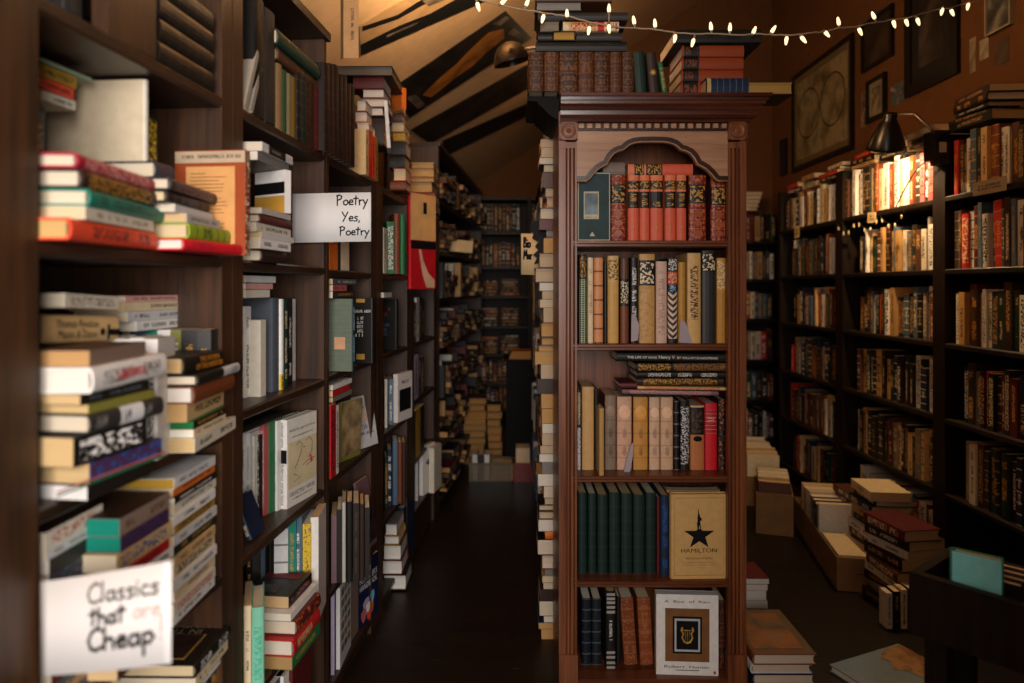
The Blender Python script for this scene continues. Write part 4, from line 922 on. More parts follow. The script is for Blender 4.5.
G = 'books on the second shelf of the carved bookcase'; z = ZS[3]; Y = YC+.045
def b2(x0, x1, yt, c, lab, **kw): return shelf_book(x0, x1, yt, z, Y, c, lab+', second shelf of carved bookcase', G, **kw)
b2(579.3, 586.8, 254.6, 'black', 'black book with pale woven pattern at left end', secs=[(0, .72, 'bottle green', hexc('a9b089'), .5), (.72, 1, 'black', 'gold', .7)])
b2(587.6, 593.6, 257.6, 'cream', 'narrow cream book, second from left', ink=hexc('b08a5c'), style=.2)
b2(594, 603.4, 257, hexc('cf8a58'), 'salmon-orange book, third from left', ink='chestnut', style=.8)
b2(604, 607.2, 262, 'black', 'thin black book in the dark gap, fourth from left', style=0)
b2(607.7, 619, 255.8, 'sand', 'pale gold book with lettered head, fifth from left', secs=[(0, .7, hexc('c8984e'), 'gold', 0), (.7, .97, hexc('c9a25c'), 'brown', .7), (.97, 1, 'sand', 'brown', 0)])
b2(620.3, 629.2, 258.6, 'brown', 'brown book with black middle, sixth from left', secs=[(0, .44, 'chestnut', 'brown', .8), (.44, .76, 'black', 'cream', .7), (.76, 1, 'brown', 'chestnut', 0)])
o, T, H = b2(630.4, 638.2, 257.6, 'black', 'black book with a paper slip, seventh from left', ink='silver', style=.2)
def slip(o, pts, T, lift, mat, name='paper_slip'):
    m = MB(); m.prism(pts, -.0006, 0, 'y'); m.build(name, mat, o, Matrix.Translation((0, -lift, 0)) @ Matrix.Rotation(math.radians(8), 4, 'X'))
M_LILAC = plain('lilac_paper', hexc('a99aa0'), .9, 0, .1, .05)
slip(o, [(-.011, .005), (.009, .009), (.012, .055), (.0, .085), (-.012, .09)], T, .008, M_LILAC)
b2(639.2, 655.2, 253.9, 'sand', 'broad tan book with black label, eighth from left', secs=[(0, .645, hexc('c09256'), hexc('b0834a'), .9), (.645, .93, 'black', 'cream', .7), (.93, 1, hexc('c09256'), 'gold', 0)])
b2(656, 667.4, 261.4, hexc('c9a795'), 'pinkish cream book with faint ornament, ninth from left', ink=hexc('b08a78'), style=.2, front='maroon', back='maroon')
b2(667.8, 678, 258, 'black', 'black book with red label and zebra pattern, tenth from left', secs=[(0, .05, 'black', 'black', 0), (.05, .6, 'bottle green', hexc('d8b4a0'), .6), (.6, .69, 'navy', 'sky blue', .2), (.69, .84, hexc('b5382c'), 'sand', .7), (.84, 1, 'charcoal', 'silver', .7)])
o, T, H = b2(678.4, 686, 262, 'gold', 'narrow gold book with a paper slip, eleventh from left', style=.8, ink='mustard')
slip(o, [(-.012, .003), (.028, .0), (.008, .06), (-.010, .075)], T, .008, M_LILAC)
b2(687.4, 701.4, 253, hexc('cda464'), 'tall cream-gold book with brown scribbled ornament, twelfth from left', ink='brown', style=.2)
b2(701.8, 716.2, 250.6, 'charcoal', 'tall charcoal book with framed head label, thirteenth from left', secs=[(0, .77, 'charcoal', 'black', 0), (.77, .98, 'black', 'cream', .7), (.98, 1, 'charcoal', 'black', 0)])
b2(717, 726.8, 258, 'gold', 'gold book with pale lettering at right end', secs=[(0, .6, hexc('b98430'), 'gold', 0), (.6, 1, hexc('c08a36'), 'cream', .7)])

G = 'books on the third shelf of the carved bookcase'; z = ZS[2]; Y = YC+.075
def b3(x0, x1, yt, c, lab, **kw): return shelf_book(x0, x1, yt, z, kw.pop('Y', Y), c, lab+', third shelf of carved bookcase', G, **kw)
b3(577.2, 580.8, 389, 'black', 'thin black and white book at far left', secs=[(0, .52, 'silver', 'black', .9), (.52, 1, 'black', 'cream', .7)])
b3(582, 594.2, 386.8, hexc('c79a60'), 'plain tan leather book, second from left', style=0)
b3(594.6, 598.4, 390, 'black', 'black book behind the plain tan one', style=0, W=.16)
o, T, H = b3(599, 604.4, 408.6, hexc('b08a4c'), 'short thin tan book standing forward', style=0, Y=YC+.012, W=.1)
for i, (a, b_, yt, c) in enumerate(((605, 616.3, 395.2, hexc('87705e')), (617, 632, 396.6, hexc('d0a284')), (633.4, 648.2, 397, hexc('c58a3e')), (649.3, 660.2, 397.2, hexc('d2ab8c')), (660.7, 673.5, 397.2, hexc('d0a683')))):
    o, T, H = b3(a, b_, yt, c, f"{('taupe', 'rosy cream', 'gold', 'pale cream', 'warm cream')[i]} volume with round medallion, {ORD[i+1]} of five", style=.8, ink=tuple(x*.75 for x in c), front='chestnut', back='chestnut')
    m = MB(); m.lathe([(0, .0012), (T*.34, .001), (T*.4, .0)], 20, Matrix.Scale(1.15, 4, (0, 1, 0))); m.build('medallion', plain('medallion_%d' % i, tuple(min(1, x*1.35) for x in c), .5), o, frame_m((0, -.0006, H*.79), (1, 0, 0), (0, 0, 1)))
    for k in (.26, .5):
        m = MB()
        for q in range(5): m.tube([(-.006+.003*q, -.016+.003*abs(q-2), 0), (.002*(q-2), 0, 0), (-.006+.003*q, .016-.003*abs(q-2), 0)], .0006, 4)
        m.build('stamped_ornament', plain('stamped_%d' % i, tuple(x*.55 for x in c), .6), o, frame_m((0, -.0006, H*k), (1, 0, 0), (0, 0, 1)))
o = [q for q in COL.objects if q.get('label', '').startswith('rosy cream volume')][0]
slip(o, [(-.006, -.018), (.004, -.02), (.014, .004), (.02, .05), (.021, .095), (.014, .085), (.002, .04), (-.004, .01)], T, .022, M_LILAC, 'paper_tag')
b3(674, 679.6, 401.2, 'black', 'narrow black book after the medallion volumes', style=.8, ink='grey')
b3(680.3, 689.8, 401.2, 'black', 'black book with white ornamental lettering', ink='silver', style=.7)
b3(690.6, 704.8, 405.6, hexc('c07a44'), 'orange-tan book with black upper label', secs=[(0, .545, hexc('b9713f'), 'brown', 0), (.545, .97, 'black', 'brown', .7), (.97, 1, 'sand', 'black', 0)])
o = [q for q in COL.objects if q.get('label', '').startswith('orange-tan book')][0]
m = MB(); m.lathe([(0, .0008), (.013, .0008), (.0135, 0)], 20, Matrix.Scale(.62, 4, (0, 1, 0))); m.build('oval_mark', M_INK, o, frame_m((0, -.0006, .095), (1, 0, 0), (0, 0, 1)))
b3(705.2, 717.6, 403.4, 'scarlet', 'bright red book with pale lettering', secs=[(0, .55, 'scarlet', 'rose', 0), (.55, .9, 'red', 'pink', .3), (.9, 1, 'scarlet', 'red', 0)])
b3(718.6, 726.8, 399, 'black', 'black book with rust patterned spine at right end', ink=hexc('b5623a'), style=.9)
zz = z+(470.2-395.2)/(F/Y)+.002
G2 = 'books lying on the third shelf of the carved bookcase'; Yh = YC+.03; sh = F/Yh
def lay(x0, x1, y0, y1, c, lab, tilt=0., W=.15, kind='hc', **kw):
    T = (y1-y0)/sh; L = (x1-x0)/sh; a = ((x0-512)/sh, Yh, EYE+(HZ-y1)/sh)
    return book(pose(a, 0, True, H=L, T=T, tilt=tilt), T, W, L, c, lab, G2, kind, **kw), T, L
lay(622, 718.5, 389.5, 393.8, 'mauve', 'dark mauve book at bottom of lying pile, third shelf of carved bookcase', 1.2, W=.15, ink='pink', style=.7)
lay(637.5, 727, 386.2, 389.2, 'sand', 'tan book with red script, second from bottom of lying pile', .9, ink='red', style=.7)
lay(620, 637, 382.8, 388.6, 'maroon', 'small dark red book lying left of the tan script book', 0, W=.12, style=0)
lay(636.5, 724, 378.4, 385.2, 'brown', 'dark gold lettered book in the middle of lying pile, carved bookcase', 0., secs=[(0, 1, 'dark brown', 'gold', .7)])
lay(637.5, 726, 371.6, 378.0, 'black', 'black book with small white lettering in lying pile, carved bookcase', 0.2, ink='silver')
lay(635.4, 726.6, 363.4, 371.2, 'black', 'black and gold ornate book second from top of lying pile', .0, secs=[(0, .58, hexc('7a5326'), 'black', .9), (.58, 1, 'black', 'gold', .7)])
o, T, L = lay(616.8, 726.5, 352.6, 361.4, 'black', 'long black book lettered in white on top of lying pile, carved bookcase', .75, style=0)
def spx(x): return L/2-L*x
text_mesh('THE LIFE OF KING', L*.27, T*.26, M_WHITEINK, o, frame_m((0, -EPS*1.5, spx(-.27)), (0, 0, -1), (1, 0, 0)), 'title'); text_mesh('Henry V', L*.145, T*.5, M_WHITEINK, o, frame_m((0, -EPS*1.5, spx(-.045)), (0, 0, -1), (1, 0, 0)), 'title'); text_mesh('BY WILLIAM SHAKESPEARE', L*.37, T*.26, M_WHITEINK, o, frame_m((0, -EPS*1.5, spx(.235)), (0, 0, -1), (1, 0, 0)), 'title')

G = 'dark green set on the fourth shelf of the carved bookcase'; z = ZS[1]; Y = YC+.06
for i, (a, b_) in enumerate(((578, 587.3), (588, 596.8), (597.4, 608.2), (609, 620.4), (621, 632.8), (633.4, 645.2), (645.8, 656.4))):
    shelf_book(a, b_, 493+(i % 3), z, Y, 'bottle green', f'dark green cloth volume, {ORD[i+1]} of seven on fourth shelf', G, style=.8, ink='dark green')
G = 'books on the fourth shelf of the carved bookcase'
shelf_book(656.8, 660.4, 497, z, Y, 'maroon', 'thin dim maroon book between green set and navy book', G, style=0)
shelf_book(660.6, 669.6, 495.2, z, YC+.04, 'navy', 'navy blue book beside the star-covered book', G, style=.2, ink='blue')
o, W, H = facing(670.4, 728.2, 494.5, z, YC+.022, .026, hexc('c99f62'), 'large tan face-out book with black star on its cover', G, kind='hc', turn=1.5, style=0)
cc = lambda yy, zz: cover_M(.026, yy, zz)
DK = plain('tan_edge_line', hexc('8a6232')); m = MB()
for (a, b_, c, d) in ((-.43, .43, .455, .459), (-.43, .43, -.459, -.455), (-.432, -.428, -.459, .459), (.428, .432, -.459, .459)): m.box(a*W, b_*W, c*H, d*H, 0, .0004)
m.build('cover_border', DK, o, cc(W/2, H/2))
star = [((.044 if k % 2 == 0 else .0172)*math.sin(math.pi*k/5), (.044 if k % 2 == 0 else .0172)*math.cos(math.pi*k/5)) for k in range(10)]
star = [(x*1.08, y) for x, y in star]; star[0] = (0, .02)
poly_patch(o, cc(W*.5, H*.515), star, M_INK, 'star')
fig = [(-.0045, .014), (-.0075, .037), (-.0052, .040), (-.0058, .052), (-.0045, .060), (-.0035, .066), (-.0045, .076), (-.0025, .080), (-.0018, .070), (.001, .062), (.0025, .055), (.0075, .050), (.0068, .044), (.0028, .043), (.003, .038), (.0058, .014), (.0035, .014), (.0, .032), (-.0025, .014)]
poly_patch(o, cc(W*.5, H*.515), fig, M_INK, 'standing_figure')
text_mesh('HAMILTON', W*.62, H*.048, M_INK, o, cc(W*.495, H*.335), 'title'); text_mesh('THE', W*.055, H*.012, DK, o, cc(W*.5, H*.285), 'subtitle'); text_mesh('REVOLUTION', W*.46, H*.024, M_OAK, o, cc(W*.5, H*.243), 'subtitle')
glyphs(o, cc(W*.5, H*.195), W*.6, H*.01, 1, DK); glyphs(o, cc(W*.5, H*.165), W*.6, H*.009, 1, DK); glyphs(o, cc(W*.5, H*.135), W*.05, H*.012, 1, DK)
shelf_book(667, 721, 490.2, z, YC+.075, hexc('a98658'), 'thick tan book standing behind the star-covered one', G, W=.05, style=0)

G = 'books on the bottom shelf of the carved bookcase'; z = ZS[0]; Y = YC+.085
shelf_book(581.8, 591.6, 599, z, Y, hexc('10151f'), 'dark navy book, first from left on bottom shelf of carved bookcase', G, style=.8, ink='slate')
shelf_book(592, 601.6, 599, z, Y, hexc('141a20'), 'near-black book, second from left on bottom shelf of carved bookcase', G, style=.8, ink='slate')
o, T, H = shelf_book(605.8, 615.8, 591.6, z, YC+.06, 'black', 'black book with silver bars and script title on bottom shelf', G, style=0)
m = MB()
for k in (.03, .09, .16, .22, .8, .86, .91, .965, .74): m.box(-T*.42, T*.42, H*k-.004, H*k+.004, 0, .0005)
m.build('silver_bars', plain('silver_print', hexc('9a948c')), o, Matrix.Translation((0, -EPS*1.4, 0)) @ Matrix(((1, 0, 0, 0), (0, 0, -1, 0), (0, 1, 0, 0), (0, 0, 0, 1))))
glyphs(o, frame_m((0, -EPS*1.5, H*.5), (0, 0, -1), (1, 0, 0)), H*.3, T*.4, 1, M_WHITEINK)
shelf_book(616.4, 621, 597, z, Y, 'black', 'thin black book right of the silver-barred one', G, style=0)
shelf_book(624.5, 638, 598.5, z, Y, 'chestnut', 'antique brown leather book leaning left on bottom shelf, first of two', G, style=.4, ink=hexc('9a5a34'), lean=-4)
shelf_book(640.5, 654, 598.5, z, Y, hexc('82411f'), 'antique brown leather book leaning left on bottom shelf, second of two', G, style=.4, ink=hexc('9a5a34'), lean=-3)
o, W, H = facing(656.4, 717.8, 594, z, YC+.035, .03, 'white', 'white face-out paperback with brown framed lyre picture', G, turn=-3., style=0, page='silver')
cc = lambda yy, zz: cover_M(.03, yy, zz)
patch(o, cc(W*.5, H*.5), W*.71, H*.66, plain('brown_mount', hexc('7a5029'), .6, 0, .3, .2), 'cover_mount'); patch(o, cc(W*.5, H*.5), W*.47, H*.46, M_INK, 'cover_mat', .0004); patch(o, cc(W*.5, H*.5), W*.41, H*.41, plain('pale_border', hexc('b4b6b8')), 'cover_border', .0008); patch(o, cc(W*.5, H*.5), W*.35, H*.355, M_INK, 'cover_picture', .0012)
m = MB(); ly = [(-.016, .026), (-.02, .016), (-.013, .006), (-.017, -.008), (-.010, -.022), (0, -.026), (.010, -.022), (.017, -.008), (.013, .006), (.02, .016), (.016, .026)]
m.tube([(a*.9, b_*.9, .0018) for a, b_ in ly], .003, 6); m.tube([(-.014, .015, .0018), (.014, .015, .0018)], .0014, 5)
for k in (-.006, 0, .006): m.tube([(k, .014, .0018), (k*.8, -.022, .0018)], .0007, 4)
m.build('lyre', M_GILT, o, cc(W*.5, H*.5))
text_mesh('A  Box  of  Rain', W*.74, H*.032, M_INK, o, cc(W*.5, H*.915), 'title'); text_mesh('Robert  Hunter', W*.74, H*.032, M_INK, o, cc(W*.5, H*.105), 'title'); patch(o, cc(W*.5, H*.062), W*.38, H*.008, M_OAK, 'cover_rule')
m = MB(); m.lathe([(0, .0006), (.0035, .0006), (.0037, 0)], 12, Matrix.Scale(1.4, 4, (0, 1, 0))); m.build('publisher_mark', M_REDINK, o, cc(W*.94, H*.04))
shelf_book(718.8, 726.6, 601, z, YC+.07, 'dark brown', 'dark brown gilt book at right of the white paperback', G, style=.4, ink='chestnut')

# ---- on top of the case
G = 'antique set on top of the carved bookcase'; Y = YC-.045; s_ = F/Y
ed = [528.5, 543.8, 559, 578.4, 594, 609.8, 622, 634.5]
def topz(y): return EYE+(HZ-y)/s_
for i in range(7):
    T = (ed[i+1]-ed[i])/s_; zb = cz(95.2) if i < 2 else ZTOP
    book(pose((((ed[i]+ed[i+1])/2-512)/s_, Y, zb), 0), T-.0006, .17, topz(52)-zb, (hexc('33190d'), hexc('472212'))[i % 2], f'antique brown leather volume, {ORD[i+1]} from left of seven on the carved bookcase', G, style=.4, ink=hexc('6b3f18'))
G = 'books on top of the carved bookcase'
def toplay(x0, x1, y0, y1, c, lab, dy=0., W=.16, fore=False, **kw):
    T = (y1-y0)/s_; L = (x1-x0)/s_; xa = (x0-512)/s_; zb = topz(y1)
    M = pose((xa+L, Y+dy+W, zb), 180, True, H=L, T=T) if fore else pose((xa, Y+dy, zb), 0, True, H=L, T=T)
    return book(M, T, W, L, c, lab, G, **kw)
toplay(536, 627, 41, 51.4, 'black', 'wide black volume lying on the antique leather set', style=0)
toplay(553, 575.5, 31, 40.6, 'black', 'small black book with gold page edge on antique pile', dy=.0, fore=True, page=hexc('b98d46'), style=0)
toplay(576.5, 622, 32, 40.6, 'charcoal', 'dark book lying beside the gold-edged small one', style=0)
toplay(538, 552.5, 32.6, 40.6, 'black', 'dark stub of a book lying at left of gold-edged one', style=0)
toplay(563, 619, 21, 30.6, 'cream', 'cream book with red title lying on the antique pile', secs=[(0, .26, 'cream', 'red', .7), (.26, .38, 'red', 'cream', 0), (.38, .9, 'sand', 'red', .7), (.9, 1, 'cream', 'red', 0)])
toplay(539.6, 560, 20.5, 32.2, 'charcoal', 'dark book showing grey page edge at left of cream book', fore=True, page=hexc('877b6c'), style=0)
toplay(538, 628, 11.5, 20.2, 'charcoal', 'dark book lying over the cream book with red title', style=0)
toplay(536, 582, 1.5, 11.2, 'black', 'book with grey page edge second from top of antique pile', fore=True, page=hexc('8d867e'), style=0)
toplay(536, 612, -8, 1.2, 'brown', 'brown book topmost of the antique pile', style=0)
def topstand(x0, x1, yt, c, lab, lean=0., dy=.0, **kw):
    T = (x1-x0)/s_; return book(pose((((x0+x1)/2-512)/s_, Y+dy, ZTOP), 0, False, lean, topz(yt)-ZTOP, T-.0005), T-.0005, .14, topz(yt)-ZTOP, c, lab, G, **kw)
topstand(635.5, 647.5, 52, 'bottle green', 'dark blue-green book standing right of the antique set', style=0, lean=-4)
topstand(649.5, 660, 52.5, 'dark brown', 'dark book with gold star emblem standing on the carved bookcase', style=0, lean=-5)
o = [q for q in COL.objects if q.get('label', '').startswith('dark book with gold star')][0]
poly_patch(o, frame_m((0, -.0006, .06), (1, 0, 0), (0, 0, 1)), [((.011 if k % 2 == 0 else .004)*math.cos(math.pi*k/8), (.011 if k % 2 == 0 else .004)*math.sin(math.pi*k/8)) for k in range(16)], M_GILT, 'emblem')
topstand(662.5, 668, 62, hexc('1f5a3c'), 'narrow green book leaning on the carved bookcase top', lean=-9, style=.2, ink='gold')
for i, (y0, y1) in enumerate(((54, 60.3), (47.5, 53.8))):
    toplay(650, 674-3*i, y0, y1, 'grey', f'grey-edged book lying behind the green leaning one, {("lower", "upper")[i]} of two', dy=.15, fore=True, page=hexc('5d5449'), style=0, W=.13)
toplay(650, 678, 60.5, 92.2, 'charcoal', 'dark block of a book carrying the grey-edged pair', dy=.16, W=.12, style=0)
for i, (y0, y1) in enumerate(((75.5, 90.5), (62.8, 75.2), (50, 62.5), (37.2, 49.7))):
    toplay(686+.5*i, 750+.4*i, y0 if i else 74.6, y1 if i else 91.8, hexc('7a2c12'), f'rust red volume with black label, {ORD[i+1]} from bottom of lying pile', dy=.06, W=.18, secs=[(0, .72, hexc('8c3a19'), 'brown', 0), (.72, .97, 'black', 'chestnut', .2), (.97, 1, hexc('8c3a19'), 'brown', 0)])
toplay(679, 768, 22, 36.6, 'black', 'big dark volume lying over the rust red pile', dy=.05, W=.22, style=0)
def qbook():
    x0, x1, y0, y1 = 706, 749, 75.8, 91.8; T = (y1-y0)/s_; L = (x1-x0)/s_
    o = book(pose(((x0-512)/s_, Y, ZTOP), 0, True, H=L, T=T), T, .14, L, 'navy', 'navy ribbed spine book with cream ends lying at right of case top', G, secs=[(0, .88, 'navy', 'steel blue', .8), (.88, .97, hexc('b59a62'), 'gold', 0), (.97, 1, 'black', 'gold', 0)])
    x0, x1 = 750, 795
    L = (x1-x0)/s_; T = 13.5/s_
    book(pose(((x1-512)/s_, Y+.14, ZTOP+.0), 180, True, H=L, T=T), T, .13, L, 'dark brown', 'book showing golden page edge overhanging right end of case top', G, page=hexc('b58e4c'), style=0)
qbook()
# ------------------------------------------------------------------ right-hand bookcases
XR = 1.70; DR = .262
ZR = [.10, .39, .685, .98, 1.27, 1.555]
def bookcase_right(Y0, Y1, label, s0=.039, s1=.039):
    t = thing('bookcase', label, 'bookcase', (XR, Y0, 0), 0, 'black-brown bookcases along the right wall'); L = Y1-Y0
    for a, b_ in ((0, s0), (L-s1, L)):
        m = MB(); m.box(0, DR, a+.0005, b_-.0005, 0, 1.80); m.build('side_panel', M_DARKW, t)
    m = MB(); m.box(DR, DR+.008, 0, L, 0, 1.80); m.build('back_panel', M_DARKW, t)
    for z in ZR:
        m = MB(); m.prism([(.004, z), (0, z-.004), (0, z-.018), (.004, z-.022), (DR, z-.022), (DR, z)], s0, L-s1, 'y'); m.build('shelf', M_BLACKPAINT, t)
    m = MB(); m.box(.015, .03, s0, L-s1, 0, ZR[0]-.022); m.build('kick_board', M_DARKW, t)
B0, B1, B2, B3 = 1.75, 2.72, 3.55, 4.36
bookcase_right(B0, B1, 'dark bookcase at right edge of the picture, right of the lamp clamp')
bookcase_right(B1, B2, 'dark bookcase under the glowing clamp lamp on the right wall')
bookcase_right(B2, B3, 'farther dark bookcase on the right wall, below the framed map')
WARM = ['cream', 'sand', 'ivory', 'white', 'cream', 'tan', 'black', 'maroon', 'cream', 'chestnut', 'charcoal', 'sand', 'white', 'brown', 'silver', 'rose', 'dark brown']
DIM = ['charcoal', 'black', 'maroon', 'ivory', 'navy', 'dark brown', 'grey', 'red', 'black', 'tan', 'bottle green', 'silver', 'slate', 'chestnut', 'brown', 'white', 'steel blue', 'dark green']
def row_right(Y0, Y1, z, where, group, pal, hmin=.17, hmax=.235, stuff=False, lead=0., n=None, tmin=.018, tmax=.042, X=None):
    y = Y0+lead; i = 0; last = None
    while True:
        T = R.uniform(tmin, tmax); gap = 0 if R.random() > .06 else R.uniform(.004, .015)
        if y+T+gap > Y1: break
        c = R.choice(pal)
        while c == last: c = R.choice(pal)
        last = c; h = R.uniform(hmin, hmax); i += 1
        M = pose(((X if X is not None else XR+.012)+R.uniform(0, .02), y+T/2, z), -90, False, 0 if R.random() > .08 else R.uniform(-3, 3), h, T)
        book(M, T-.0006, R.uniform(.12, .17), h, c, None if stuff else f'{c} book, {ORD[i]} from right {where}', group, R.choice(['hc', 'pb', 'pb']), stuff, style=R.choice([.2, .2, .7, .3, .2]))
        y += T+gap
for b, (Y0, Y1) in enumerate(((B0+.04, B1-.04), (B1+.04, B2-.04), (B2+.04, B3-.04))):
    for k in range(6):
        z = ZR[k]+.0003
        if b == 0:
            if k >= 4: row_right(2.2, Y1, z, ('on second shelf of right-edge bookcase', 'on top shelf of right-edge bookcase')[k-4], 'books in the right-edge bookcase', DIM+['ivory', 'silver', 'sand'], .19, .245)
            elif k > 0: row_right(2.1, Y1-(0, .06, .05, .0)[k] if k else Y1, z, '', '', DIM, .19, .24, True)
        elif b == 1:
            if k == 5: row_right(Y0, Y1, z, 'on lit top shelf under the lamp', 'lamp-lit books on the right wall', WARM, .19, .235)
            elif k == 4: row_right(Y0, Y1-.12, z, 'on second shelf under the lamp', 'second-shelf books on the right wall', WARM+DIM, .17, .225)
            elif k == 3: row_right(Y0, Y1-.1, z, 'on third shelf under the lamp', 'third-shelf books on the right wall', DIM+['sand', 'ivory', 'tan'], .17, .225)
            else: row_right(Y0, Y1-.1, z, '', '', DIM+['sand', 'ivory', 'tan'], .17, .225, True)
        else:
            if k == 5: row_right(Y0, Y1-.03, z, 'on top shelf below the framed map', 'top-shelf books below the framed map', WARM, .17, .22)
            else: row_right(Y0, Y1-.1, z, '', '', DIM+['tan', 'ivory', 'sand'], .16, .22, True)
# lying on the tops of the upright books
def flat_right(Y0, z, n, where, group, cols, L0=.2, X=None, stuff=False):
    for i in range(n):
        T = R.uniform(.016, .032); L = L0*R.uniform(.85, 1.1); W = R.uniform(.12, .16); c = cols[i % len(cols)]
        x = (X if X is not None else XR+.02)+R.uniform(-.01, .015)
        M = pose((x, Y0+L+R.uniform(-.02, .02), z), -90+R.uniform(-5, 5), True, H=L, T=T)
        book(M, T, W, L, c, None if stuff else f'{c} lying book, {ORD[i+1]} from bottom {where}', group, R.choice(['hc', 'pb']), stuff, style=.2); z += T+.0005
    return z
G = 'books lying on the upright rows of the right wall'
zt = ZR[5]+.2375
flat_right(2.46, zt+.012, 5, 'above the right-edge bookcase, nearer pile', G, ['black', 'charcoal', 'black', 'dark brown', 'charcoal'], .22)
flat_right(2.74, zt, 3, 'just behind the lamp clamp', G, ['taupe', 'dark brown', 'grey'], .2)
flat_right(2.97, zt, 3, 'right above the lamp glow', G, ['black', 'cream', 'charcoal'], .2)
flat_right(3.26, zt, 3, 'left above the lamp glow', G, ['tan', 'black', 'red'], .2)
flat_right(3.58, ZR[5]+.223, 4, 'nearer pile below the framed map', G, ['black', 'red', 'charcoal', 'cream'], .2)
flat_right(3.86, ZR[5]+.223, 3, 'middle pile below the framed map', G, ['cream', 'maroon', 'tan'], .2)
flat_right(4.1, ZR[5]+.223, 2, 'farthest pile below the framed map', G, ['brown', 'red'], .18)
# ---- bookcase across the back corner
YB = 4.98
t = thing('bookcase', 'dim bookcase across the back corner beyond the carved bookcase', 'bookcase', (1.28, YB, 0))
for a in (0, .66):
    m = MB(); m.box(a, a+.03, 0, .2, 0, 1.56); m.build('side_panel', M_DARKW, t)
m = MB(); m.box(0, .69, .2, .208, 0, 1.56); m.build('back_panel', M_DARKW, t)
for z in [.09, .375, .67, .97, 1.258, 1.536]:
    m = MB(); m.box(.03, .66, 0, .2, z-.022, z); m.build('shelf', M_BLACKPAINT, t)
    x = 1.315
    while x < 1.90:
        T = R.uniform(.02, .045); h = R.uniform(.17, .22); c = R.choice(DIM)
        book(pose((x+T/2, YB+.02, z+.0003), 0), T-.0006, .14, h, c, stuff=True, kind=R.choice(['hc', 'pb'])); x += T
G = 'books piled over the back corner bookcase'
z = 1.536+.223
for i in range(5):
    T = .028; c = ('tan', 'cream', 'dark brown', 'sand', 'taupe')[i]
    book(pose((1.80+.01*i, YB+.165, z), 180, True, H=.2, T=T), T, .14, .2, c, f'{c} lying book, {ORD[i+1]} from bottom of pile in the back corner', G, style=0); z += T+.0005
# ------------------------------------------------------------------ clamp lamp
lamp = thing('clamp_lamp', 'black clamp lamp glowing over the right wall shelves', 'lamp', (XR-.012, 2.72, 1.74))
def LW(p): return Vector(p)-Vector((XR-.012, 2.72, 1.74))
m = MB(); m.box(-.03, .03, -.045, .03, -.04, .075); m.box(-.022, .022, -.055, .0, -.06, -.04); m.build('clamp', M_BLACKMETAL, lamp)
m = MB(); m.box(-.014, .014, -.0465, -.0455, -.012, .028); m.build('clamp_label', plain('label_white', hexc('b9b2a0')), lamp)
hx = Vector(((886-512)/F*2.87, 2.87, EYE+(HZ-147)*2.87/F)); ax = Vector((-.06, -.38, 1)).normalized()
rot = Vector((0, 0, 1)).rotation_difference(ax).to_matrix().to_4x4(); MS = Matrix.Translation(LW(hx)) @ rot
prof = [(.073, -.012), (.0745, -.01), (.073, .0), (.069, .018), (.058, .05), (.044, .082), (.032, .104), (.026, .112), (.026, .135), (.022, .142), (0, .143)]
m = MB(); m.lathe(prof+[], 36, MS); m.lathe([(.071, -.011), (.067, .018), (.056, .05), (.042, .082), (.030, .103), (0, .105)], 36, MS)
m.build('shade', M_BLACKMETAL, lamp)
m = MB(); m.lathe([(0, .03), (.02, .034), (.026, .05), (.022, .068), (.014, .08), (.013, .1), (0, .1)], 20, MS); bulb = m.build('bulb', emit('lamp_bulb', (1., .62, .28), 30.), lamp)
top = MS @ Vector((0, 0, .125)); e = Vector((0, 0, .07))
m = MB(); m.tube([top, top+Vector((.05, -.0, .012)), (top+e)/2+Vector((.01, 0, .045)), e+Vector((-.02, 0, .02)), e], .006, 8); m.build('arm', M_CHROME, lamp)
m = MB(); pts = []
for k in range(15):
    u = k/14; p = at(933-37*u, 160+47*u-10*math.sin(math.pi*u), 2.72+.22*u); p.x = min(p.x, 1.665); pts.append(LW(p))
m.tube(pts, .003, 6); m.build('power_cord', M_BLACKMETAL, lamp)
# small unlit string hanging under the lit shelf
st = thing('string_light', 'short string of unlit clear bulbs drooping under the lit shelf', 'string light', (XR-.012, 3.2, 1.545))
pts = []
for k in range(25):
    u = k/24; pts.append(Vector((-.006, -.28+.62*u, -.012-.055*abs(math.sin(u*math.pi*3)))))
m = MB(); m.tube(pts, .0015, 5); m.build('wire', M_DARKW, st)
GLASS = plain('clear_bulb', hexc('b8a888'), .1, 0, .9, .02)
for k in range(1, 24, 2):
    m = MB(); m.lathe([(0, -.022), (.004, -.02), (.0055, -.012), (.004, -.002), (0, 0)], 10, Matrix.Translation(pts[k])); m.build('bulb', GLASS, st)
# shelf cards
def card(label, c0, w, h, tilt, mat=None):
    m = MB(); m.box(-.0006, .0006, -w/2, w/2, -h/2, h/2); o = m.build('shelf_card', mat or M_CARD); o.location = c0; o.rotation_euler = (math.radians(tilt), 0, 0); mark(o, label, 'sign'); return o
def card_text(o, w, h, rows=2): glyphs(o, frame_m((-.0008, 0, 0), (0, -1, 0), (0, 0, 1)), w*.8, h*.6, rows, M_INK)
o = card('cream card hanging from the lit shelf under the lamp', (XR-.0015, 1.70*F/(872-512)+.0, 1.528), .075, .05, 4); card_text(o, .075, .05)
o = card('cream card on the shelf edge below the framed map', (XR-.0015, 1.70*F/(797-512), 1.528), .07, .07, -3); card_text(o, .07, .07)
m = MB(); m.box(-.0006, .0006, -.17, .0, -.022, .028); o = m.build('shelf_sign', plain('grey_board', hexc('8a8070'))); o.location = (XR-.012, 2.5, 1.553); o.rotation_euler = (0, math.radians(0), 0); mark(o, 'long grey lettered sign on the top shelf edge at right', 'sign')
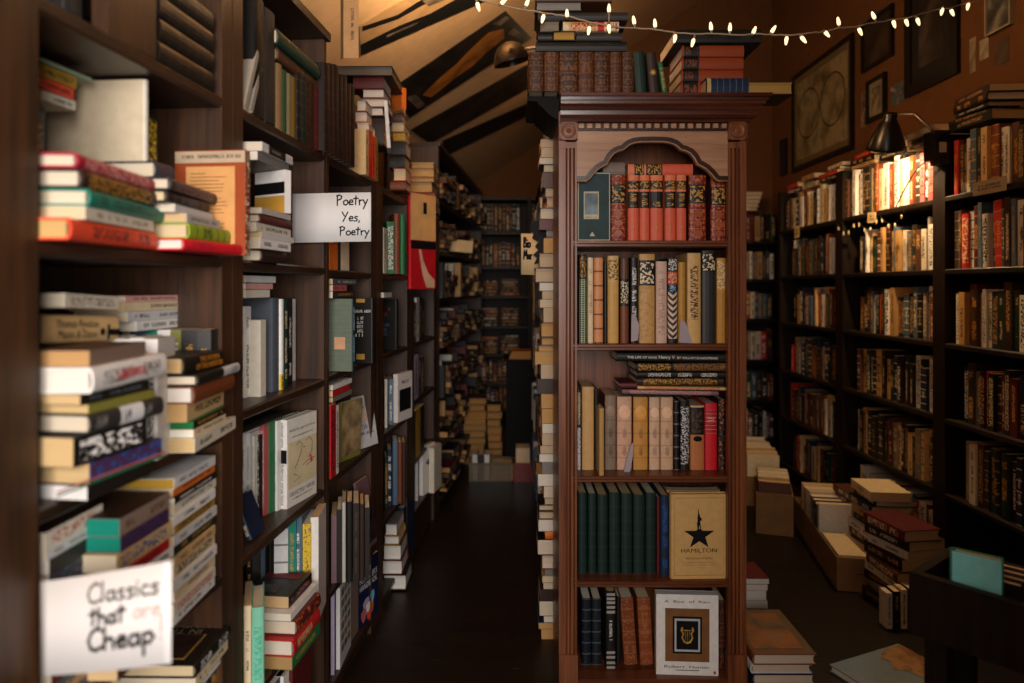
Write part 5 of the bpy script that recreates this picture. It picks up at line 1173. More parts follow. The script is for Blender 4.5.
glyphs(o, frame_m((-.0008, -.085, .003), (0, -1, 0), (0, 0, 1)), .13, .022, 2, M_INK)
# ------------------------------------------------------------------ pictures on the right wall
XW = 1.98
M_BFRAME = plain('black_frame', hexc('120e0b'), .35, 0, .5)
def picture(Y0, Y1, z0, z1, fw, label, mats, cat='picture', art=None, name='framed_picture', frame=M_BFRAME, dep=.02):
    t = thing(name, label, cat, (XW, (Y0+Y1)/2, (z0+z1)/2)); a, b_ = (Y1-Y0)/2, (z1-z0)/2
    m = MB()
    m.box(-dep, -.001, -a, -a+fw, -b_, b_); m.box(-dep, -.001, a-fw, a, -b_, b_); m.box(-dep, -.001, -a+fw, a-fw, -b_, -b_+fw); m.box(-dep, -.001, -a+fw, a-fw, b_-fw, b_); m.build('frame', frame, t)
    w = fw
    for i, (mm, bw) in enumerate(mats):
        m = MB(); m.box(-dep*.5-.001*i, -dep*.5+.001-.001*i, -a+w, a-w, -b_+w, b_-w); m.build('mount' if i < len(mats)-1 else 'picture', mm, t); w += bw
    return t
def artmat(name, cols, sc=6., rough=.5):
    m, nt, b = newmat(name); tc = N(nt, 'ShaderNodeTexCoord'); no = N(nt, 'ShaderNodeTexNoise'); no.inputs['Scale'].default_value = sc; no.inputs['Detail'].default_value = 5
    nt.links.new(tc.outputs['Object'], no.inputs['Vector']); n = len(cols)
    nt.links.new(ramp(nt, no.outputs['Fac'], [(.3+.4*i/(n-1), c) for i, c in enumerate(cols)]), b.inputs['Base Color']); b.inputs['Roughness'].default_value = rough; return m
MAPG = plain('map_ground', hexc('8a7452'), .6); MAPM = plain('map_mount', hexc('6b5636'), .7)
t = picture(3.94, 4.79, 2.0, 2.67, .03, 'large framed old map on the right wall', [(MAPM, .04), (artmat('old_map', [hexc('4f4433'), hexc('7d6a49'), hexc('9c875f'), hexc('6b6a58')], 7), 0)], 'map')
m = MB()
for q in (-1, 1): m.lathe([(.155, 0), (.16, -.0012), (.165, 0)], 40, Matrix.Translation((-.0125, q*.17, .02)) @ Matrix.Rotation(math.pi/2, 4, 'Y'))
m.build('map_circles', plain('map_ink', hexc('3c3122')), t)
picture(3.53, 3.84, 2.40, 2.67, .02, 'dark framed picture above the small portrait', [(artmat('dim_art', [hexc('140f0c'), hexc('2c2018'), hexc('4a3626')], 5), 0)])
picture(3.596, 3.787, 2.105, 2.335, .022, 'small framed portrait directly above the clamp lamp', [(plain('portrait_mount', hexc('8d7a5d')), .03), (artmat('portrait_art', [hexc('2c241d'), hexc('7a6a55'), hexc('a09078')], 22), 0)])
picture(3.01, 3.414, 2.145, 2.98, .05, 'big dark framed picture high on the right wall', [(plain('dark_mount', hexc('1d1712')), .06), (artmat('dark_art', [hexc('120e0c'), hexc('241b16'), hexc('4d4136')], 7), 0)])
picture(2.688, 2.834, 2.236, 2.42, .008, 'pale-edged framed print high at the right edge', [(artmat('edge_print', [hexc('1c1814'), hexc('4b463c'), hexc('8a8474')], 14), 0)], frame=plain('pale_frame', hexc('9b8d74')))
picture(4.9, 5.0, 2.01, 2.27, .015, 'narrow black framed picture left of the old map', [(artmat('narrow_art', [hexc('0e0b0a'), hexc('2a211b')], 9), 0)])
def sticker(Y0, Y1, z0, z1, label, mat, name='photo', cat='photo'):
    m = MB(); m.box(-.0012, 0, Y0-(Y0+Y1)/2, (Y1-Y0)/2, -(z1-z0)/2, (z1-z0)/2); o = m.build(name, mat); o.location = (XW-.0005, (Y0+Y1)/2, (z0+z1)/2); mark(o, label, cat); return o
sticker(3.405, 3.567, 2.14, 2.245, 'small glossy photo between lamp portrait and big dark frame', artmat('blue_photo', [hexc('15191f'), hexc('5b5f5c'), hexc('20303c'), hexc('a89a80')], 22))
sticker(3.808, 3.868, 2.10, 2.30, 'narrow strip of photos left of the small portrait', artmat('strip_photo', [hexc('8c7a60'), hexc('3a2418'), hexc('a8967a')], 25))
sticker(2.914, 2.952, 2.12, 2.27, 'tall pale bookmark pinned at the right of big dark frame', artmat('pale_strip', [hexc('a39276'), hexc('5a4a38')], 20))
sticker(2.834, 2.889, 2.155, 2.24, 'square pale card pinned right of the tall bookmark', artmat('pale_card', [hexc('b7a78c'), hexc('7a6a54')], 26))
sticker(2.72, 2.80, 2.10, 2.2, 'dim brown postcard pinned near the right edge', artmat('dim_card', [hexc('3b2a1c'), hexc('5b4632')], 18))
# ------------------------------------------------------------------ on the floor at right
def carton(name, label, P0, yaw, L, W, H, th=.005, mat=M_CARTON, cat='box'):
    t = thing(name, label, cat, P0, math.radians(yaw))     # length along +Y from P0, width along +X
    m = MB(); m.box(0, W, 0, L, 0, th); m.build('base', mat, t)
    for nm, a in (('end_wall', (0, W, 0, th)), ('end_wall', (0, W, L-th, L)), ('side_wall', (0, th, th, L-th)), ('side_wall', (W-th, W, th, L-th))):
        m = MB(); m.box(*a, th, H); m.build(nm, mat, t)
    return t
ca = math.degrees(math.atan2(.149, .78))
tb = carton('cardboard_box', 'long low cardboard box of books on the floor at right', (1.285, 2.70, 0), -ca, .80, .17, .13)
M0 = tb.matrix_basis.copy(); M0 = Matrix.Translation((1.285, 2.70, 0)) @ Matrix.Rotation(math.radians(-ca), 4, 'Z')
glyphs(tb, frame_m((.085, -.0006, .07), (1, 0, 0), (0, 0, 1)), .075, .008, 1, M_INK)
G = 'books in the long cardboard box'
y = .33
for i, (c, T, H) in enumerate((('ivory', .03, .235), ('charcoal', .04, .22), ('navy', .03, .225), ('taupe', .04, .23), ('cream', .035, .24), ('ivory', .03, .235), ('tan', .04, .23), ('cream', .04, .235))):
    book(M0 @ pose((.012, y+T/2, .006), -90), T, .145, H, c, f'{c} upright book, {ORD[i+1]} from front in the long cardboard box', G, 'pb', style=.2, front=c if c != 'charcoal' else None); y += T+.008
zz = .006
for i, (c, T) in enumerate((('brown', .035), ('tan', .035), ('mustard', .03), ('cream', .025))):
    book(M0 @ pose((.012, .275, zz), -90, True, H=.25, T=T), T, .14, .25, c, f'{c} lying book, {ORD[i+1]} from bottom at front of long cardboard box', G, 'pb', style=.2, front=c); zz += T+.0006
tb2 = carton('paper_box', 'brown paper box of books beside the carved bookcase shadow', (1.19, 3.33, 0), -18, .3, .17, .2, mat=plain('kraft', hexc('7a5632'), .9))
M2 = Matrix.Translation((1.19, 3.33, 0)) @ Matrix.Rotation(math.radians(-18), 4, 'Z')
for i, (c, T, H) in enumerate((('brown', .04, .24), ('tan', .05, .25), ('cream', .04, .26), ('sand', .04, .26), ('chestnut', .04, .25))):
    book(M2 @ pose((.012, .03+.052*i+T/2, .006), -90), T, .145, H, c, f'{c} upright book, {ORD[i+1]} from front in the brown paper box', 'books in the paper box', 'pb', front=c)
G = 'books lined up on the floor behind the paper box'
tb3 = carton('cardboard_box', 'far cardboard box of thin pale books near the back corner', (1.28, 3.75, 0), -8, .5, .2, .16)
M3 = Matrix.Translation((1.28, 3.75, 0)) @ Matrix.Rotation(math.radians(-8), 4, 'Z')
for i in range(10):
    c = ('cream', 'sand', 'tan', 'ivory', 'cream')[i % 5]; book(M3 @ pose((.012, .02+.045*i, .006), -90), .03, .17, .27+.01*(i % 3), c, f'{c} thin book, {ORD[i+1]} from front in the far cardboard box', G, 'pb', front=c)
def floor_pile(X, Y, n, where, group, cols, L=.22, W=.16, tmin=.026, tmax=.042, yaw=-90, jit=8, z=0.0003, pg=None):
    for i in range(n):
        T = R.uniform(tmin, tmax); l = L*R.uniform(.88, 1.06); w = W*R.uniform(.88, 1.06); c = cols[i % len(cols)]
        book(pose((X+R.uniform(-.012, .012), Y+l+R.uniform(-.015, .015), z), yaw+R.uniform(-jit, jit), True, H=l, T=T), T, w, l, c, f'{c} book, {ORD[i+1]} from floor in {where}', group, R.choice(['hc', 'pb']), style=.2, page=pg); z += T+.0006
    return z
PT = hexc('c4a478')
G = 'books piled on the floor at right'
zt = floor_pile(1.38, 2.46, 9, 'the front pile before the right shelves', G, ['charcoal', 'grey', 'black', 'ivory', 'brown', 'black', 'silver', 'charcoal', 'maroon'], .22, .17, yaw=-84, pg=PT)
zt = floor_pile(1.46, 2.735, 11, 'the tallest pile before the right shelves', G, ['black', 'dark brown', 'grey', 'charcoal', 'brown', 'silver', 'black', 'tan', 'charcoal', 'navy', 'cream'], .2, .17, yaw=-92, jit=5, pg=PT)
floor_pile(1.50, 3.0, 8, 'the pile between long box and shelves', G, ['brown', 'grey', 'chestnut', 'black', 'tan', 'charcoal', 'maroon', 'brown'], .2, .15, yaw=-90, jit=4, pg=PT)
for i, (c, T) in enumerate((('silver', .02), ('black', .022), ('ivory', .02), ('charcoal', .024))):
    book(pose((1.325+.026*i, 2.395, .0003), 0), T, .05, .125+.006*i, c, f'{c} upright book, {ORD[i+1]} of four leaning on the front floor pile', G, 'pb')
# magazines beside the case
G = 'large books piled beside the carved bookcase'
z = .0003
for i, (c, T) in enumerate((('charcoal', .03), ('navy', .03), ('silver', .026), ('chestnut', .032))):
    o = book(pose((.702+.004*(i % 2), 2.29, z), -90, True, H=.278+.004*(i % 2), T=T), T, .19-.004*(i % 3), .278, c, f'large {c} book, {ORD[i+1]} from floor right of the carved bookcase', G, 'hc', style=0, page=hexc('cbb79f'), front=hexc('6a5138') if i == 3 else None); z += T+.0006
patch(o, cover_M(.032, .09, .14), .15, .22, artmat('brown_cover_art', [hexc('2a1c14'), hexc('6d553d'), hexc('9a5a2a'), hexc('7f705c')], 9), 'cover_picture')
G = 'books piled against the right side of the middle rack'
z = .0003
for i, (c, T, x) in enumerate((('black', .035, .9), ('grey', .03, .925), ('silver', .035, .92), ('red', .022, .925), ('maroon', .02, .93))):
    book(pose((x, 2.62, z), 180, True, H=.2, T=T), T, .15, .2, c, f'{c} book, {ORD[i+1]} from floor in pile right of the middle rack', G, 'pb', style=0, page=hexc('d8cdbf')); z += T+.0006

a = math.atan2(.124, .283); ca_, sa_ = math.cos(a), math.sin(a)
o = book(pose((.99+sa_*.26, 2.13-ca_*.26, .0003), math.degrees(a), True, H=.31, T=.022), .022, .26, .31, 'dusky blue', 'large art book with blue and brown cover lying on the floor at right', 'art book on the floor', 'hc', style=0, page=hexc('d8c8b2'), front=hexc('7b8d9c'))
poly_patch(o, cover_M(.022, .13, .15), [(-.12, -.14), (.12, -.15), (.12, -.06), (.09, -.02), (.06, -.03), (.03, .0), (.0, -.03), (-.05, -.04), (-.1, -.03)], artmat('painted_cover', [hexc('3a2415'), hexc('8a5a30'), hexc('b08350'), hexc('5c5854')], 12), 'cover_picture')
# browsing bin at the right edge
bd = math.degrees(math.atan2(-1, .80))
tb = thing('browsing_bin', 'dark wooden browsing bin on legs at the right foreground', 'bin', (.805, 1.37, 0), math.radians(bd))
L, W = .75, .17
for nm, q in (('front_board', (0, L, -.02, 0)), ('back_board', (0, L, W, W+.02)), ('end_board', (0, .02, 0, W)), ('end_board', (L-.02, L, 0, W))):
    m = MB(); m.box(*q, .513, .634); m.build(nm, M_DARKW, tb)
m = MB(); m.box(.02, L-.02, 0, W, .516, .53); m.build('bottom_board', M_DARKW, tb)
for x in (.02, L-.06):
    for y in (0.001, W-.041):
        m = MB(); m.box(x, x+.04, y, y+.04, 0, .516); m.build('leg', M_DARKW, tb)
MBn = Matrix.Translation((.805, 1.37, 0)) @ Matrix.Rotation(math.radians(bd), 4, 'Z')
G = 'books standing in the browsing bin'
o = book(MBn @ pose((.058, .022, .5305), -90+8, False, 0, .158, .024), .024, .085, .158, hexc('3c7f76'), 'teal-covered book standing in the browsing bin', G, 'hc', front=hexc('80d4dc'), style=0)  # front cover paler than the rest, brightened in place of daylight
for i, (c, T) in enumerate((('black', .03), ('charcoal', .03), ('navy', .03), ('black', .03))):
    book(MBn @ pose((.045+.004*i, .056+.031*i, .5305), -90+4, False, 0, .11, T), T-.006, .12, .11, c, f'{c} book, {ORD[i+1]} behind the teal one in browsing bin', G, 'hc', style=0)
for i, c in enumerate(('black', 'charcoal', 'maroon')):
    book(MBn @ pose((.2+.13*i, .05, .5305), -90, False, 0, .13, .03), .03, .12, .13, c, f'{c} book, {ORD[i+1]} to the right of the teal one in browsing bin', G, 'hc', style=0)
# ------------------------------------------------------------------ room shell
YF, YE, YP = -1.3, 6.42, 5.2
LATW = -.965
def ceil_z(X, Y): return 2.07+.66*(X-LT*Y+.94)
M_WALL = plain('ochre_plaster', hexc('694223'), .85, 0, .2, .08)
M_CEIL = plain('cream_plaster', hexc('dcb080'), .85, 0, .2, .06)
def floor_mat():
    m, nt, b = newmat('black_stained_planks'); tc = N(nt, 'ShaderNodeTexCoord'); L = nt.links.new
    br = N(nt, 'ShaderNodeTexBrick'); br.offset = .37; br.inputs['Scale'].default_value = 1; br.inputs['Brick Width'].default_value = 1.6; br.inputs['Row Height'].default_value = .085; br.inputs['Mortar Size'].default_value = .0025
    br.inputs['Color1'].default_value = (*hexc('1a120d'), 1); br.inputs['Color2'].default_value = (*hexc('241811'), 1); br.inputs['Mortar'].default_value = (*hexc('080605'), 1)
    L(tc.outputs['Object'], br.inputs['Vector'])
    mp = N(nt, 'ShaderNodeMapping'); mp.inputs['Scale'].default_value = (2.5, 40, 1); L(tc.outputs['Object'], mp.inputs[0])
    no = N(nt, 'ShaderNodeTexNoise'); no.inputs['Scale'].default_value = 2; no.inputs['Detail'].default_value = 8; L(mp.outputs[0], no.inputs['Vector'])
    mix = N(nt, 'ShaderNodeMix', data_type='RGBA'); mix.blend_type = 'MULTIPLY'; mix.inputs[0].default_value = .8; L(br.outputs['Color'], mix.inputs[6])
    L(ramp(nt, no.outputs['Fac'], [(.3, (.35, .33, .32)), (.7, (1.1, 1.05, 1.))]), mix.inputs[7])
    mp2 = N(nt, 'ShaderNodeMapping'); mp2.inputs['Scale'].default_value = (3, 60, 1); mp2.inputs['Rotation'].default_value = (0, 0, .06); L(tc.outputs['Object'], mp2.inputs[0])
    sc = N(nt, 'ShaderNodeTexNoise'); sc.inputs['Scale'].default_value = 3.2; sc.inputs['Detail'].default_value = 3; L(mp2.outputs[0], sc.inputs['Vector'])
    mx = N(nt, 'ShaderNodeMix', data_type='RGBA'); L(ramp(nt, sc.outputs['Fac'], [(.70, (0, 0, 0)), (.73, (1, 1, 1))]), mx.inputs[0]); L(mix.outputs[2], mx.inputs[6]); mx.inputs[7].default_value = (*hexc('6b5d52'), 1)
    L(mx.outputs[2], b.inputs['Base Color']); b.inputs['Roughness'].default_value = .42; b.inputs['Specular IOR Level'].default_value = .35
    bp = N(nt, 'ShaderNodeBump'); bp.inputs['Strength'].default_value = .25; bp.inputs['Distance'].default_value = .004; L(br.outputs['Fac'], bp.inputs['Height']); bp.invert = True; L(bp.outputs[0], b.inputs['Normal'])
    return m
def struct(name, mb, mat):
    o = mb.build(name, mat); o['kind'] = 'structure'; return o
m = MB(); m.box(-1.6, XW+.12, YF-.1, YE+.1, -.06, 0); struct('floor', m, floor_mat())
m = MB(); lw = lambda Y: -.0+LATW+LT*Y
m.prism([(lw(YF-.1), YF-.1), (lw(YE+.1), YE+.1), (lw(YE+.1)-.1, YE+.1), (lw(YF-.1)-.1, YF-.1)], 0, 2.2, 'z'); struct('wall_left', m, M_WALL)
m = MB(); m.box(XW, XW+.1, YF-.1, YE+.1, 0, 4.2); struct('wall_right', m, M_WALL)
m = MB(); m.box(-.75, XW+.1, YE, YE+.1, 0, 4.2); struct('wall_back', m, M_WALL)
m = MB(); m.box(.62, XW, YP, YP+.08, 0, 4.0); struct('wall_partition', m, M_WALL)
m = MB(); m.box(.30, XW, -.17, -.06, 0, 3.3); struct('added_light_blocker', m, M_DARKW)  # added unseen panel that keeps window light off the right-hand side
# front wall behind the viewer with the shop window
WX0, WX1, WZ0, WZ1 = -.45, 1.0, .8, 2.15
m = MB()
for q in ((-1.4, WX0, 0, 4.2), (WX1, XW+.1, 0, 4.2), (WX0, WX1, 0, WZ0), (WX0, WX1, WZ1, 4.2)): m.box(q[0], q[1], YF-.1, YF, q[2], q[3])
struct('wall_front', m, M_DARKW)
w1 = thing('window_1', 'shop window behind the viewer', 'window', ((WX0+WX1)/2, YF-.05, (WZ0+WZ1)/2), kind='structure'); w1['kind'] = 'structure'
a, b_ = (WX1-WX0)/2, (WZ1-WZ0)/2; m = MB(); f = .05
m.box(-a, -a+f, -.03, .03, -b_, b_); m.box(a-f, a, -.03, .03, -b_, b_); m.box(-a+f, a-f, -.03, .03, -b_, -b_+f); m.box(-a+f, a-f, -.03, .03, b_-f, b_); m.box(-.02, .02, -.025, .025, -b_+f, b_-f)
m.build('window_frame', M_DARKW, w1)
gm, nt, bs_ = newmat('window_glass'); nt.nodes.remove(bs_); tr = N(nt, 'ShaderNodeBsdfTransparent'); gl = N(nt, 'ShaderNodeBsdfGlossy'); gl.inputs['Roughness'].default_value = .02; mxs = N(nt, 'ShaderNodeMixShader'); mxs.inputs[0].default_value = .06
nt.links.new(tr.outputs[0], mxs.inputs[1]); nt.links.new(gl.outputs[0], mxs.inputs[2]); nt.links.new(mxs.outputs[0], nt.nodes['Material Output'].inputs[0])
m = MB(); m.box(-a+f, -.02, -.003, .003, -b_+f, b_-f); m.build('window_pane', gm, w1); m = MB(); m.box(.02, a-f, -.003, .003, -b_+f, b_-f); m.build('window_pane', gm, w1)
# sloping ceiling
m = MB(); X0, X1 = -1.75, XW+.15; vs = []
for th in (0, .06):
    for X in (X0, X1):
        for Y in (YF-.1, YE+.1): vs.append((X, Y, ceil_z(X, Y)+th))
m.add(vs, [(0, 1, 3, 2), (4, 6, 7, 5), (0, 4, 5, 1), (2, 3, 7, 6), (0, 2, 6, 4), (1, 5, 7, 3)]); struct('ceiling', m, M_CEIL)
# ------------------------------------------------------------------ posters on the sloping ceiling
def ceil_hit(px, py):
    a, c = (px-512)/F, (HZ-py)/F       # X=aY, Z=1.2+cY
    Y = (2.07+.66*.94-EYE)/(c-.66*(a-LT)); return Vector((a*Y, Y, EYE+c*Y))
NC = Vector((.66, -.66*LT, -1)).normalized()   # into the room
def poster(quad, label, mat, spots=(), grow=0.):
    ps = [ceil_hit(*q) for q in quad]; c = sum(ps, Vector())/4
    t = thing('ceiling_poster', label, 'poster', c, 0, 'posters on the sloping ceiling')
    q = [p-c+(p-c)*grow for p in ps]; m = MB(); m.add([p+NC*.004 for p in q]+[p+NC*.006 for p in q], [(0, 1, 2, 3), (7, 6, 5, 4), (0, 4, 5, 1), (1, 5, 6, 2), (2, 6, 7, 3), (3, 7, 4, 0)]); m.build('sheet', mat, t)
    for i, (poly, mm) in enumerate(spots):
        vs = []
        for u, v in poly:
            p = (q[0]*(1-u)+q[1]*u)*(1-v)+(q[3]*(1-u)+q[2]*u)*v; vs.append(p)
        n = len(vs); m = MB(); m.add([p+NC*(.0065+.0004*i) for p in vs]+[p+NC*(.0069+.0004*i) for p in vs], [tuple(range(n)), tuple(range(2*n-1, n-1, -1))]+[(k, (k+1) % n, (k+1) % n+n, k+n) for k in range(n)]); m.build('printed_shape', mm, t)
    return t
DKP = artmat('dark_poster', [hexc('0f0c0a'), hexc('1e1712'), hexc('3a2a1c')], 9); TANP = plain('tan_print', hexc('b98a56'), .7); ORP = artmat('ochre_print', [hexc('6d3d15'), hexc('a8641f'), hexc('c07c30')], 9); BLP = plain('black_print', hexc('0d0b0b'), .6)
GREYP = artmat('grey_print2', [hexc('2a2420'), hexc('6a5a4a'), hexc('94826c')], 14)
poster([(359, 25), (480, -50), (484, 0), (360, 54)], 'topmost ceiling poster with black band and sketched figure', plain('tan_poster', hexc('bb9263'), .7),
  [([(0, .62), (.3, .62), (.55, .7), (1, .62), (1, 1), (0, 1)], BLP), ([(.02, .05), (.3, .3), (.5, .25), (.56, .4), (.3, .42), (.02, .2)], BLP), ([(.5, .3), (.62, .1), (.7, .3), (.8, .2), (.9, .45), (.7, .55), (.55, .5)], GREYP), ([(.2, .72), (.45, .76), (.44, .8), (.2, .78)], GREYP)])
poster([(392, 87), (505, 10), (531, 37), (409, 117)], 'second ceiling poster with ochre reclining shape on black', DKP,
  [([(.16, .62), (.3, .5), (.48, .42), (.62, .3), (.8, .2), (.9, .34), (.86, .55), (.7, .62), (.55, .72), (.38, .75), (.2, .82)], ORP), ([(.86, .06), (.98, .1), (.985, .2), (.9, .22)], GREYP), ([(.9, .5), (.96, .45), (.97, .75), (.93, .8)], GREYP), ([(.3, .9), (.7, .86), (.7, .9), (.3, .95)], BLP), ([(.05, .4), (.12, .5), (.14, .9), (.08, .9)], GREYP)])
poster([(410, 129), (540, 57), (542, 80), (430, 143)], 'third ceiling poster, dark and narrow, below the dome lamp', artmat('dim_poster', [hexc('120e0c'), hexc('2b2019'), hexc('3c2d22')], 8))
poster([(442, 140), (552, 92), (552, 103), (444, 156)], 'fourth and farthest ceiling poster, plain dark', artmat('dim_poster2', [hexc('130f0d'), hexc('241b15')], 8))
# pale book-like strip hanging over the third bookcase
Ys = 2.05
t = thing('hanging_strip', 'pale lettered cardboard strip hanging against the sloping ceiling', 'sign', at(351, 58, Ys))
p0 = at(351, 58, Ys); m = MB(); wS = 15*Ys/F; hS = 66*Ys/F; m.box(-wS/2, wS/2, 0, .0015, 0, hS); m.build('front', plain('pale_board', hexc('b98d5e'), .8), t)
m = MB(); m.prism([(-wS/2-.0005, .002), (-wS/2-.0005, .0), (-wS/2-.014, .02), (-wS/2-.014, .022)], .0, hS, 'z'); m.build('fold', plain('strip_side', hexc('7c6247'), .8), t)
glyphs(t, frame_m((.004, -.0006, hS*.5), (0, 0, -1), (1, 0, 0)), hS*.5, wS*.28, 1, M_OAK)
# ------------------------------------------------------------------ dome lamp
Yd = 2.62; c = at(512, 62, Yd)
t = thing('dome_lamp', 'unlit dark metal dome lamp hanging before the ceiling posters', 'lamp', c)
MS = Matrix.Rotation(math.radians(-14), 4, 'Y') @ Matrix.Rotation(math.radians(8), 4, 'X'); s = Yd/F
m = MB(); m.lathe([(18.5*s, -1*s), (18.5*s, 0), (17.5*s, 5*s), (15*s, 11*s), (11*s, 16*s), (6*s, 19*s), (0, 20*s)], 30, MS); m.lathe([(18*s, -1*s), (17*s, 5*s), (14*s, 10.5*s), (10*s, 15*s), (0, 18.5*s)], 30, MS)
m.build('shade', plain('dark_bronze', hexc('251c16'), .25, .35, .5), t)
m = MB(); m.lathe([(0, 4*s), (5*s, 5*s), (6*s, 10*s), (3*s, 15*s), (0, 16*s)], 14, MS); m.build('bulb', GLASS, t)
m = MB(); a0 = Vector((10*s, 0, 12*s)); e0 = at(545, 46, Yd)-c; m.tube([a0, a0+Vector((8*s, 0, 2*s)), e0, e0+Vector((.06, .05, -.1)), e0+Vector((.08, .06, -.32))], .006, 8); m.build('arm', M_CHROME, t)
# ------------------------------------------------------------------ fairy lights
wire = [(468, -4), (500, 5), (520, 9), (537, 12), (552, 14), (567, 16), (590, 22), (605, 25), (620, 27), (650, 29), (671, 32), (690, 34), (712, 34), (730, 35), (760, 34), (780, 35), (795, 35), (812, 33), (825, 32), (840, 28), (855, 27), (866, 24), (880, 22), (893, 19), (905, 18.5), (920, 14), (935, 10), (950, 8), (962, 4), (975, 1), (990, -5)]
def wy(px): return 1.86+.12*math.sin((px-468)/522*math.pi)+max(0, (px-800))*.0022
W3 = [at(a, b_, wy(a)) for a, b_ in wire]
t = thing('string_light', 'string of small warm fairy lights strung across the top', 'string light', W3[15])
fine = []
for i in range(len(W3)-1):
    for k in range(4): fine.append(W3[i].lerp(W3[i+1], k/4)-W3[15]+Vector((R.uniform(-.001, .001), R.uniform(-.001, .001), R.uniform(-.0015, .0015))))
m = MB(); m.tube(fine, .0022, 6); m.build('wire', plain('clear_wire', hexc('b09a84'), .4, 0, .5), t)
M_FAIRY = emit('fairy_bulb', (1., .74, .42), 1.6); M_CAP = plain('bulb_cap', hexc('9a8a70'), .4)
bulbs = [(478, 6, 1), (503, 2, -1), (527, 3, -1), (543, 18, 1), (567, 14, -1), (589, 30, 1), (609, 28, 1), (609, 9, -1), (634, 21, -1), (655, 24, -1), (675, 38, 1), (693, 42, 1), (711, 27, -1), (730, 28, -1), (754, 31, -1), (773, 30, -1), (786.4, 40, 1), (803, 39, 1), (826.5, 33.5, .2), (838.6, 22, -1), (860, 31, .5), (873.7, 16, -1), (894, 23.4, .4), (906.5, 22, .8), (918, 21, 1), (942, 11, .3), (952, 12, 1), (968, 6, .8), (626, 3, -1), (664, 1, -1)]
for px, py, d in bulbs:
    Yb = wy(px); c = at(px, py, Yb)-W3[15]
    wpt = min(fine, key=lambda q: (q-c).length); up = (wpt-c); up = up.normalized() if up.length > .004 else Vector((0, 0, 1))
    if abs(px-664) < 2 or abs(px-626) < 2: continue
    rot = Vector((0, 0, 1)).rotation_difference(up).to_matrix().to_4x4()
    m = MB(); m.lathe([(0, -.016), (.003, -.013), (.0052, -.003), (.0055, .004), (.004, .009), (0, .0095)], 10, Matrix.Translation(c) @ rot); bo = m.build('bulb', M_FAIRY, t)
    m = MB(); m.tube([c+up*.0095, c+up*.016, wpt], [.0038, .0032, .0018], 7); m.build('socket', M_CAP, bo)
# ------------------------------------------------------------------ rack behind the carved bookcase, and its leaning towers of books
t = thing('book_rack', 'dark rack of shelves running back behind the carved bookcase', 'shelf', (.14, 2.52, 0))
for y in (0, .85, 1.7):
    m = MB(); m.box(0, .52, y, y+.03, 0, 1.75); m.build('upright', M_DARKW, t)
for z in (.1, .42, .74, 1.06, 1.38, 1.73):
    m = MB(); m.box(0, .52, .03, .85, z-.022, z); m.box(0, .52, .88, 1.7, z-.022, z); m.build('shelf', M_DARKW, t)
m = MB(); m.box(.255, .265, .03, 1.7, .1, 1.73); m.build('divider', M_DARKW, t)
for z in (.1, .42, .74, 1.06, 1.38):
    for (a, b_) in ((2.56, 3.36), (3.41, 4.2)):
        for X, yw in ((.135, -90), (.665, 90)):
            y = a
            while y < b_-.05:
                T = R.uniform(.02, .045); book(pose((X+R.uniform(-.02, .0)*(1 if yw < 0 else -1), y+T/2, z+.0003), yw), T-.0008, .11, R.uniform(.16, .22), R.choice(DIM+['tan', 'cream', 'brown']), stuff=True); y += T
G = 'tower of books beside the carved bookcase'
TC = ['black', 'brown', 'charcoal', 'maroon', 'navy', 'dark brown', 'grey', 'orange', 'black', 'tan']
Yt = 2.325; z = .0003; i = 0; sT = F/Yt
while z < 1.72:
    T = R.choice([.022, .028, .034, .04, .05]); i += 1
    xl = (R.uniform(537.5, 546.5)-512)/sT
    if i in (27, 35): xl = (535-512)/sT
    w = R.uniform(.13, .155); c = TC[i*7 % 10]
    book(pose((xl+.2, Yt+w, z), 180, True, H=.2, T=T) if R.random() > .2 else pose((xl, Yt, z), 0, True, H=.2, T=T), T, w, .2, c, f'{c} book, {ORD[i]} from floor in the tower at the carved bookcase left edge', G, R.choice(['hc', 'pb', 'pb']), style=0, page=hexc(R.choice(['d8c6ae', 'c9b091', 'e0d5c6', 'c79a62', 'd3bfa2'])))
    z += T+.0005
# sign and black garland by the tower
o, sf, wd = paper_sign('paper_sign', 'cream paper sign with black letters hanging beside the book tower', at(521, 274.5, 2.46), at(547, 275.5, 2.44), 41*2.46/F, .003, M_CARD)
b = MB(); hand(b, 'Bio', wd*.1, .098, .036, .006, sf, .62); hand(b, 'Mur', wd*.1, .056, .034, .0055, sf, .62); b.build('lettering', M_INK, o)
jag = [(531, 222), (545, 220), (549, 232), (548, 262), (534, 264), (537, 258), (533, 255), (538, 250), (535, 246), (538.5, 242), (532, 238), (534, 233), (530, 230)]
t = MB(); Yg = 2.41; t.prism([((p-512)/F*Yg, EYE+(HZ-q)*Yg/F) for p, q in jag], Yg, Yg+.012, 'y'); o = t.build('garland', plain('black_fabric', hexc('121016'), .8)); mark(o, 'black jagged fabric garland hanging over the cream sign', 'garland')
